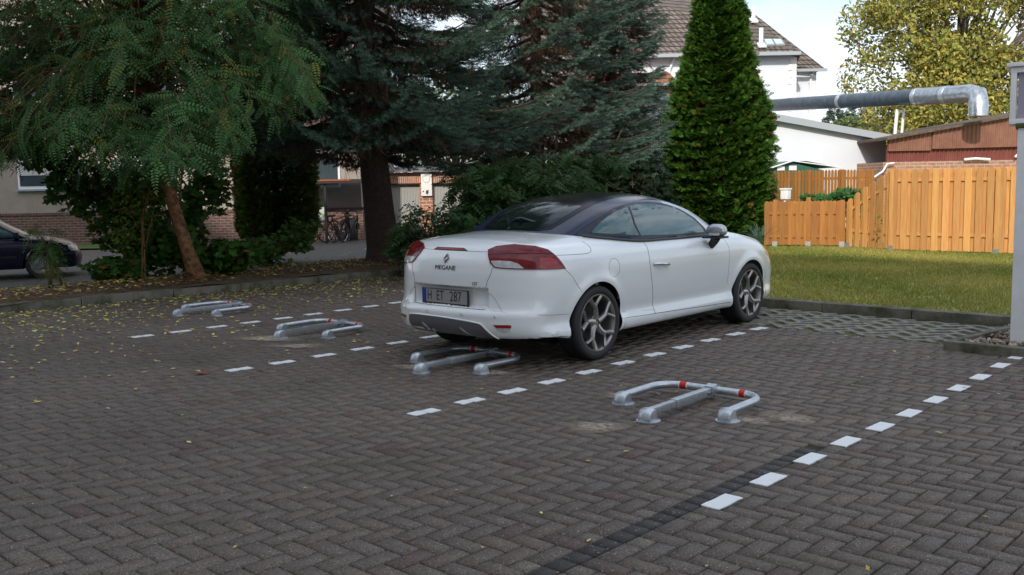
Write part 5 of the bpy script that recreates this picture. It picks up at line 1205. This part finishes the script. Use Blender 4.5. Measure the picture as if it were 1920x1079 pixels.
    mb = MB(); mb.tube([(1.76, y0 + sg_ * .05, .945), (1.79, y0 + sg_ * .02, .90), (1.81, y0 - sg_ * .02, .86), (1.83, y0 - sg_ * .06, .83)], [.055, .042, .036, .034], 10); mb.box((1.75, y0 + sg_ * .05, .932), (.165, .19, .018)); mb.build('mirror_foot', blackpl, wm, smooth=True)
    MB().box((1.682, y0 + sg_ * .075, .962), (.03, .10, .022)).build('indicator', lampclr, wm, bevel=.006)
    # door handle
    q = proj2(body, 'side', [(.80, .742), (.84, .742), (.92, .735), (1.0, .73), (1.045, .727)], sg_, .0)
    mb = MB(); mb.tube([(q[0][0], q[0][1] + sg_ * .004, q[0][2]), (q[1][0], q[1][1] + sg_ * .030, q[1][2]), (q[2][0], q[2][1] + sg_ * .036, q[2][2]), (q[3][0], q[3][1] + sg_ * .030, q[3][2]), (q[4][0], q[4][1] + sg_ * .004, q[4][2])], [.012, .015, .014, .015, .012], 10); mb.build('door_handle', chrome, car, smooth=True)
CYY = .04
stop = patch('third_brake_light', body, 'rear', [(.20 + CYY, .936), (.165 + CYY, .958), (-.15 + CYY, .958), (-.21 + CYY, .936)], blackpl, car, .003, s=.03)
patch('lens', body, 'rear', [(.17 + CYY, .940), (.15 + CYY, .953), (-.14 + CYY, .953), (-.175 + CYY, .940)], lampbr, stop, .005, s=.03)
mb = MB()
seam(mb, body, 'rear', [(.42, .939), (.2, .936), (-.15, .935), (-.40, .935)], r=.0022, it=0)
for s_ in (-1, 1): seam(mb, body, 'rear', [(s_ * .47 + .01, .815), (s_ * .46 + .01, .76), (s_ * .425 + .01, .70), (s_ * .415 + .01, .62), (s_ * .41 + .01, .486)], r=.0022)
seam(mb, body, 'rear', [(.42, .488), (0, .484), (-.40, .484)], r=.0022, it=0)
mb.build('boot_gap', seamm, car, recalc=False)
mb = MB()
for s_ in (-1, 1): seam(mb, body, 'rear', [(s_ * .42, .615), (s_ * .46, .605), (s_ * .50, .56), (s_ * .56, .478)], r=.0028)
for s_ in (-1, 1): seam(mb, body, 'rear', [(s_ * .41, .483), (s_ * .60, .473)], r=.0016, it=0)
mb.build('bumper_gap', mat('soft_gap', (.30, .31, .32), .6), car, recalc=False)
diff = patch('diffuser', body, 'rear', [(.46, .375), (.42, .392), (0, .394), (-.36, .375), (-.40, .36), (-.49, .262), (-.40, .253), (0, .253), (.42, .262), (.47, .31)], mat('diffuser_grey', (.15, .145, .155), .42, metal=.3), car, .004, s=.035)
mb = MB(); seam(mb, body, 'rear', [(.47, .37), (.43, .400), (0, .402), (-.37, .382), (-.41, .366), (-.515, .258)], r=.006, off=.002); mb.build('diffuser_edge', carpaint, car, recalc=False)
mb = MB()
for y in (.27, -.17): mb.tube([(-.915, y, .33), (-.925, y - .05, .30), (-.90, y - .09, .275)], [.016, .008, .004], 8)
mb.build('diffuser_fin', mat('fin_grey', (.22, .22, .23), .4), car, smooth=True)
# maker badge, model name, plate
def at_rear(y, z, off=.0): return Vector(proj2(body, 'rear', [(y, z)], -1, off)[0])
pb_ = at_rear(CYY, .872, .004); pu = at_rear(CYY, .90, .004) - at_rear(CYY, .84, .004); pu.normalize(); X_ = Vector((0, -1, 0)); Z_ = X_.cross(pu)
def onr(y, z, h=0.): return pb_ + X_ * y + pu * z + Z_ * h
mb = MB(); W_, H_ = .034, .047
outer = [(0, H_), (W_, 0), (0, -H_), (-W_, 0)]; inner = [(.004, H_ * .52), (W_ * .42, 0), (-.004, -H_ * .52), (-W_ * .42, 0)]
inner = [(0, H_ * .46), (W_ * .40, 0), (0, -H_ * .46), (-W_ * .40, 0)]
vs = [onr(*p, 0) for p in outer] + [onr(*p, 0) for p in inner] + [onr(p[0] * .70, p[1] * .73, .007) for p in outer]
for i in range(4):
    j = (i + 1) % 4
    mb.add([vs[i], vs[j], vs[8 + j], vs[8 + i]], [(0, 1, 2, 3)]); mb.add([vs[8 + i], vs[8 + j], vs[4 + j], vs[4 + i]], [(0, 1, 2, 3)])
mb.build('badge', mat('badge_metal', (.22, .22, .23), .25, metal=.8), car, recalc=True)
def rear_text(name, s, size, y, z, m, off=.002, sx=1., tilt=True, ex=.0012):
    p = at_rear(y, z, off); u = (at_rear(y, z + .02) - at_rear(y, z - .02)).normalized() if tilt else Vector((0, 0, 1)); x = (at_rear(y - .08, z) - at_rear(y + .08, z)).normalized() if tilt else Vector((0, -1, 0))
    zz = x.cross(u).normalized(); u = zz.cross(x); mt = Matrix((x, u, zz)).transposed().to_4x4(); mt.translation = p; return text_mesh(name, s, size, m, car, mt, ex, sx)
rear_text('model_name', 'MEGANE', .052, CYY - .005, .797, mat('badge_dark', (.10, .10, .105), .3, metal=.7), sx=1.18, ex=.0016)
rear_text('trim_badge', 'GT', .036, -.30, .682, mat('badge_dark', (.10, .10, .105), .3), sx=1.1)
px_ = -.872; mb = MB(); mb.box((px_ + .006, CYY + .01, .553), (.012, .545, .135)); pf = mb.build('plate_holder', blackpl, car, bevel=.004)
MB().box((px_ - .002, CYY + .01, .560), (.004, .52, .108)).build('number_plate', white_text, pf)
MB().box((px_ - .0045, CYY + .248, .560), (.0015, .042, .106)).build('plate_band', mat('eu_blue', (.01, .05, .35), .4), pf)
def flat_text(s, size, y, z, m, sx):
    mt = Matrix(((0, 0, -1, px_ - .0045), (-1, 0, 0, y), (0, 1, 0, z), (0, 0, 0, 1))); return text_mesh('plate_text', s, size, m, pf, mt, .0006, sx)
inkm = mat('ink', (.015, .015, .016), .5)
flat_text('H', .118, CYY + .185, .561, inkm, .66); flat_text('ET', .118, CYY + .060, .561, inkm, .70); flat_text('287', .118, CYY - .120, .561, inkm, .78)
# aerial and parking sensor
a0 = Vector(proj2(green, 'top', [(-.075, CYY)])[0]); MB().tube([a0, a0 + Vector((-.035, 0, .13))], [.0045, .0025], 6).build('aerial', blackpl, car)
MB().lathe([(0, .0), (.022, 0), (.014, .010), (0, .016)], tuple(a0 - Vector((0, 0, .008))), n=14).build('aerial_base', blackpl, car, smooth=True)
for y in (-.52, .52, -.2, .2):
    q = at_rear(y, .435, .002); MB().lathe([(0, -.003), (.011, -.003), (.012, .002)], tuple(q), 'X', 14).build('parking_sensor', mat('sensor', (.62, .64, .66), .3), car, smooth=True)
patch('grille', body, 'front', [(.5, .30), (.5, .22), (-.5, .22), (-.5, .30), (-.42, .42), (.42, .42)], blackpl, car, .003, s=.05)
# cowl between deck and rear window
cb = [(x, y) for x, y in [(-.19, 0), (-.175, -.2), (-.14, -.38), (-.09, -.50), (-.02, -.60), (.02, -.62)]]
patch('rear_cowl', body, 'top', cb + [(.2, -.45), (.2, .45)] + [(x, -y) for x, y in cb[::-1]][:-1], mat('cowl_grey', (.07, .072, .078), .4), car, .003, s=.05)
# scuffs on the rear bumper corner and dirt on the sill
scm = mat('scuff', (.30, .27, .24), .8)
mb = MB(); rs = random.Random(3)
for k in range(16):
    a, z = rs.uniform(1.15, 1.40), rs.uniform(.25, .36); seam(mb, body, 'rad', [(a, z), (a + rs.uniform(-.03, .03), z + rs.uniform(-.012, .012)), (a + rs.uniform(-.05, .05), z + rs.uniform(-.015, .02))], r=.0007, it=0)
for k in range(7):
    x = rs.uniform(1.7, 2.1); seam(mb, body, 'side', [(x, .235 + rs.uniform(0, .03)), (x + .05, .24 + rs.uniform(0, .02))], r=.0008, it=0)
mb.build('scuff_marks', scm, car, recalc=False)
# wheels -----------------------------------------------------------------
def make_wheel(car_, x, sgn, zc=.312, style='alloy'):
    root = bpy.data.objects.new('wheel', None); SC.collection.objects.link(root); root.parent = car_; root.location = (x, sgn * .762, zc); root.rotation_euler = (0, 0, 0 if sgn < 0 else math.pi)
    tp_ = [(.238, -.090), (.243, -.104), (.262, -.112), (.285, -.112), (.300, -.104), (.309, -.092), (.3125, -.078), (.3125, -.060), (.306, -.058), (.306, -.052), (.3135, -.050), (.3135, -.022), (.307, -.020), (.307, -.014), (.314, -.012)]
    tp_ = tp_ + [(r_, -y) for r_, y in tp_[::-1]]
    MB().lathe(tp_, n=72, axis='Y').build('tyre', rubber, root, smooth=True, sharp=50)
    rm = MB().lathe([(.243, -.100), (.240, -.106), (.232, -.106), (.226, -.098), (.217, -.085), (.212, -.03), (.206, .09), (.238, .098)], n=72, axis='Y').build('rim', rimm, root, smooth=True, sharp=50)
    mb = MB()
    for k in range(5):
        a = 2 * math.pi * k / 5 + .31
        def pt(r_, da, y): return (r_ * math.cos(a + da), y, r_ * math.sin(a + da))
        mb.tube([pt(.030, 0, -.070), pt(.07, .04, -.074), pt(.105, .10, -.080), pt(.135, .16, -.086)], [.030, .028, .025, .023], 8)
        mb.tube([pt(.120, .13, -.083), pt(.150, .26, -.088), pt(.185, .40, -.094), pt(.226, .47, -.100)], [.021, .020, .020, .024], 8)
        mb.tube([pt(.120, .13, -.083), pt(.150, .10, -.088), pt(.185, -.06, -.094), pt(.226, -.20, -.100)], [.018, .015, .014, .016], 8)
    mb.build('spokes', rimm, rm, smooth=True)
    MB().lathe([(0, -.086), (.028, -.086), (.034, -.082), (.066, -.076), (.070, -.05), (.07, 0)], n=40, axis='Y').build('hub', rimm, rm, smooth=True)
    MB().lathe([(0, -.090), (.020, -.090), (.024, -.085)], n=24, axis='Y').build('hub_cap', mat('cap_grey', (.45, .45, .45), .3, metal=.9), rm, smooth=True)
    mb = MB()
    for k in range(5): a = 2 * math.pi * k / 5 + .31 + .63; mb.lathe([(0, -.0805), (.0085, -.0805), (.0095, -.07)], (.048 * math.cos(a), 0, .048 * math.sin(a)), 'Y', 12)
    mb.build('lug_nuts', blackpl, rm)
    MB().lathe([(.0, -.022), (.145, -.022), (.145, .0), (.20, .03), (.215, .06)], n=40, axis='Y').build('brake_disc', rdark, root, smooth=True)
    mb = MB(); mb.box((-.12, -.035, .05), (.07, .05, .15), m=Matrix.Rotation(-.3, 3, 'Y')); mb.build('brake_caliper', rdark, root, bevel=.01)
    return root
for x in (0, 2.6):
    for sg_ in (-1, 1): make_wheel(car, x, sg_)
MB().bx(-.2, 2.8, -.52, .52, .13, .19).build('underbody', wellm, car)
MB().bx(-.60, -.25, -.40, .3, .20, .30).build('silencer', wellm, car)
# ------------------------------------------------------------------ dark blue car on the road
TT = spl([-3.4, -3.1, -2.6, -1.5, -.6, -.25, .0, .27, .45, .60, .70, .80], [.75, .82, .87, .87, .87, .865, .84, .79, .745, .69, .60, .42])
RR2 = spl([-3.35, -3.1, -2.8, -2.3, -1.6, -1.15, -.78, -.585, -.32, -.15, .0], [.85, 1.02, 1.25, 1.37, 1.42, 1.37, 1.225, 1.10, .955, .86, .78])
W2 = spl([.1, .2, .3, .45, .6, .75, .85, .95], [.72, .77, .79, .80, .81, .80, .76, .68]); WG2 = spl([.8, 1.0, 1.2, 1.4], [.74, .70, .64, .56])
FN2 = spl([.1, .2, .3, .45, .55, .65, .75], [.66, .74, .775, .785, .77, .72, .64])
def body2(x, y, z):
    a = np.abs(y); F = smax(a - W2(z) * (1 - .06 * sst(.1, .7, x)), (z - TT(x) + .05 * (a / .75) ** 2.2) * .9, .06); F = smax(F, (x - FN2(z) + .16 * (a / .75) ** 3) * .9, .06); F = smax(F, -3.35 + .1 * (a / .75) ** 3 - x, .08); return smax(F, .20 - z, .03)
def green2(x, y, z):
    a = np.abs(y); F = smax((a - WG2(z)) * .95, (z - RR2(x) + .05 * (a / .6) ** 2) * .8, .05); F = smax(F, np.maximum(x + .02, -3.3 - x), .02); return smax(F, .78 - z, .02)
blue = mat('blue_paint', (.002, .004, .030), .25, spec=.4, coat=.35)
c = V3(0, 19.3, 0); lx0 = (75 - 960) / 1780 * 18.6 * 1.0
vd = (V3(-9.27, 18.9, 0)).normalized(); pc = V3(-9.55, 19.25, ZR) + vd * .69
bcar = thing('parked_car', 'dark blue hatchback whose front end shows at the left edge behind the saplings', 'car', pc, YAW + .43)
P, Q, T = capsule(body2, -2.9, .3, .5, np.linspace(-2.9, .3, 90), 120, 24)
bo2 = surface_obj('body', P, Q, T, blue, bcar); bpy.context.view_layer.update(); cut_arches(bo2, (0, -2.48), .315, .28, .45, wellm)
P, Q, T = capsule(green2, -2.6, -1.0, .95, np.linspace(-2.6, -1.0, 40), 100, 24); surface_obj('cabin', P, Q, T, blue, bcar)
for sg_ in (-1, 1):
    patch('door_window', green2, 'side', [(-.42, .865), (-.50, .95), (-.72, 1.10), (-.95, 1.22), (-1.2, 1.28), (-1.45, 1.30), (-1.45, .865)], glassd, bcar, .003, sg_, s=.06)
    patch('rear_window', green2, 'side', [(-1.52, .865), (-1.52, 1.30), (-2.1, 1.27), (-2.5, 1.16), (-2.65, .90), (-2.6, .87)], glassd, bcar, .003, sg_, s=.06)
    patch('headlight', body2, 'side', [(.52, .65), (.64, .66), (.70, .60), (.70, .53), (.60, .53), (.54, .58)], lampclr, bcar, .004, sg_, s=.03)
    patch('side_moulding', body2, 'side', [(-.42, .475), (-.42, .435), (-2.1, .435), (-2.1, .475)], mat('blue_trim', (.02, .02, .03), .4), bcar, .008, sg_, s=.06)
    patch('bumper_trim', body2, 'side', [(.42, .50), (.68, .49), (.70, .475), (.42, .482)], mat('bumper_strip', (.10, .11, .16), .3), bcar, .008, sg_, s=.03)
    mb = MB(); mb.box((-.40, sg_ * .80, .90), (.10, .16, .10)); mb.build('wing_mirror', blackpl, bcar, bevel=.03)
    mb = MB(); seam(mb, body2, 'side', [(-.36, .80), (-.34, .6), (-.38, .30)], sg_); seam(mb, body2, 'side', [(-1.5, .82), (-1.5, .5), (-1.48, .28)], sg_); mb.build('door_gap', seamm, bcar, recalc=False)
    for x in (0, -2.48):
        w = bpy.data.objects.new('wheel', None); SC.collection.objects.link(w); w.parent = bcar; w.location = (x, sg_ * .69, .285); w.rotation_euler = (0, 0, 0 if sg_ < 0 else math.pi)
        MB().lathe([(.18, -.07), (.20, -.085), (.25, -.085), (.275, -.07), (.282, -.03), (.282, .03), (.275, .07), (.25, .085), (.18, .07)], n=40, axis='Y').build('tyre', rubber, w, smooth=True, sharp=50)
        MB().lathe([(0, -.055), (.05, -.06), (.12, -.045), (.17, -.07), (.185, -.075), (.185, 0)], n=40, axis='Y').build('hubcap', mat('hubcap', (.30, .31, .32), .4, metal=.6), w, smooth=True)
patch('windscreen', green2, 'top', [(-.12, -.52), (-.12, .52), (-.75, .48), (-.85, 0), (-.75, -.48)], glassd, bcar, .003, s=.08)
# ------------------------------------------------------------------ bicycles by the wall
def make_bike(col, nm):
    t = thing('bicycle', nm, 'bicycle', (0, 0, 0), 0, 'bicycles leaning against the brick plinth'); bm_ = mat('bike_' + col[0], col[1], .35)
    for x, n_ in ((-.52, 'wheel'), (.52, 'wheel')):
        w = MB().lathe([(.335, -.016), (.350, 0), (.335, .016), (.322, .012), (.322, -.012)], (x, 0, .35), 'Y', 36, closed=True).build(n_, rubber, t, smooth=True)
        mb = MB()
        for k in range(14): a = 2 * math.pi * k / 14; mb.tube([(x, .01, .35), (x + .325 * math.cos(a), 0, .35 + .325 * math.sin(a))], .0025, 3)
        mb.lathe([(.312, -.01), (.322, 0), (.312, .01)], (x, 0, .35), 'Y', 36); mb.tube([(x, -.04, .35), (x, .04, .35)], .02, 8); mb.build('rim', mat('steel', (.45, .46, .47), .25, metal=1), w)
    mb = MB()
    for a, b in (((-.52, 0, .35), (-.08, 0, .30)), ((-.08, 0, .30), (-.20, 0, .80)), ((-.52, 0, .35), (-.19, 0, .74)), ((-.08, 0, .30), (.36, 0, .70)), ((-.18, 0, .70), (.34, 0, .80)), ((.52, 0, .35), (.33, 0, .88))): mb.tube([a, b], .017, 8)
    mb.build('frame', bm_, t, smooth=True)
    mb = MB(); mb.box((-.21, 0, .84), (.24, .14, .06)); mb.build('saddle', blackpl, t, bevel=.02)
    mb = MB(); mb.tube([(.33, 0, .88), (.31, 0, .98), (.31, -.26, 1.0), (.18, -.28, .98)], .012, 6); mb.tube([(.31, 0, .98), (.31, .26, 1.0), (.18, .28, .98)], .012, 6); mb.build('handlebar', mat('steel', (.45, .46, .47), .25, metal=1), t, smooth=True)
    for x in (-.52, .52):
        mb = MB(); pts = [(x + .375 * math.cos(a), 0, .35 + .375 * math.sin(a)) for a in np.linspace(.35, 2.7, 10)]; mb.tube(pts, .018, 6); mb.build('mudguard', bm_, t, smooth=True)
    mb = MB(); mb.tube([(-.08, -.05, .30), (-.02, -.07, .16)], .008, 5); mb.tube([(-.08, .05, .30), (-.14, .07, .44)], .008, 5); mb.lathe([(.0, -.03), (.09, -.03), (.09, -.02), (0, -.02)], (-.08, 0, .30), 'Y', 20); mb.build('crank', blackpl, t)
    return t
b1_ = make_bike(('red', (.14, .01, .015)), 'dark red bicycle with a plastic bag on its handlebar beside the house plinth')
b1_.location = V3(-5.98, 30.2, ZR); b1_.rotation_euler = (.10, 0, YAW + 2.4)
b2_ = make_bike(('black', (.012, .012, .014)), 'black bicycle in the middle of the group behind the dark red one'); b2_.location = V3(-5.55, 30.5, ZR); b2_.rotation_euler = (-.05, 0, YAW + .9)
b3_ = copy_tree(b2_); b3_['label'] = 'black bicycle nearest the large spruce trunk'; b3_.location = V3(-5.15, 30.55, ZR); b3_.rotation_euler = (.06, 0, YAW + 1.25)
bag = thing('plastic_bag', 'pale plastic bag with green print hanging on the dark red bicycle', 'bag', V3(-5.93, 30.0, ZR + .86))
me = bpy.data.meshes.new('bag_body'); bm = bmesh.new(); bmesh.ops.create_icosphere(bm, subdivisions=3, radius=1)
for v in bm.verts:
    q = v.co; k = 1 + .16 * math.sin(7 * q.x + 3 * q.z) * math.cos(5 * q.y + 2) + .08 * math.sin(13 * q.z + 9 * q.x); v.co = Vector((q.x * .19, q.y * .13, q.z * .20 + (.05 if q.z > .8 else 0))) * k
bm.to_mesh(me); bm.free(); me.materials.append(mat('bag_film', (.55, .62, .58), .35, noise=(9, (.35, .45, .20), .52, .6))); me.polygons.foreach_set('use_smooth', [True] * len(me.polygons)); o = bpy.data.objects.new('bag_body', me); SC.collection.objects.link(o); o.parent = bag
pole = thing('crutch', 'white crutch like pole leaning in front of the bicycles', 'pole', V3(-6.30, 29.9, ZR))
MB().tube([(0, 0, .22), tuple(RT * .25 + UP * 1.08)], .022, 8).build('shaft', wpl, pole, smooth=True); MB().tube([(0, 0, .0), (0, 0, .24)], .03, 8).build('tip', wpl, pole, smooth=True); MB().tube([tuple(RT * .25 + UP * 1.08), tuple(RT * .37 + UP * 1.12)], .022, 8).build('grip', wpl, pole, smooth=True)
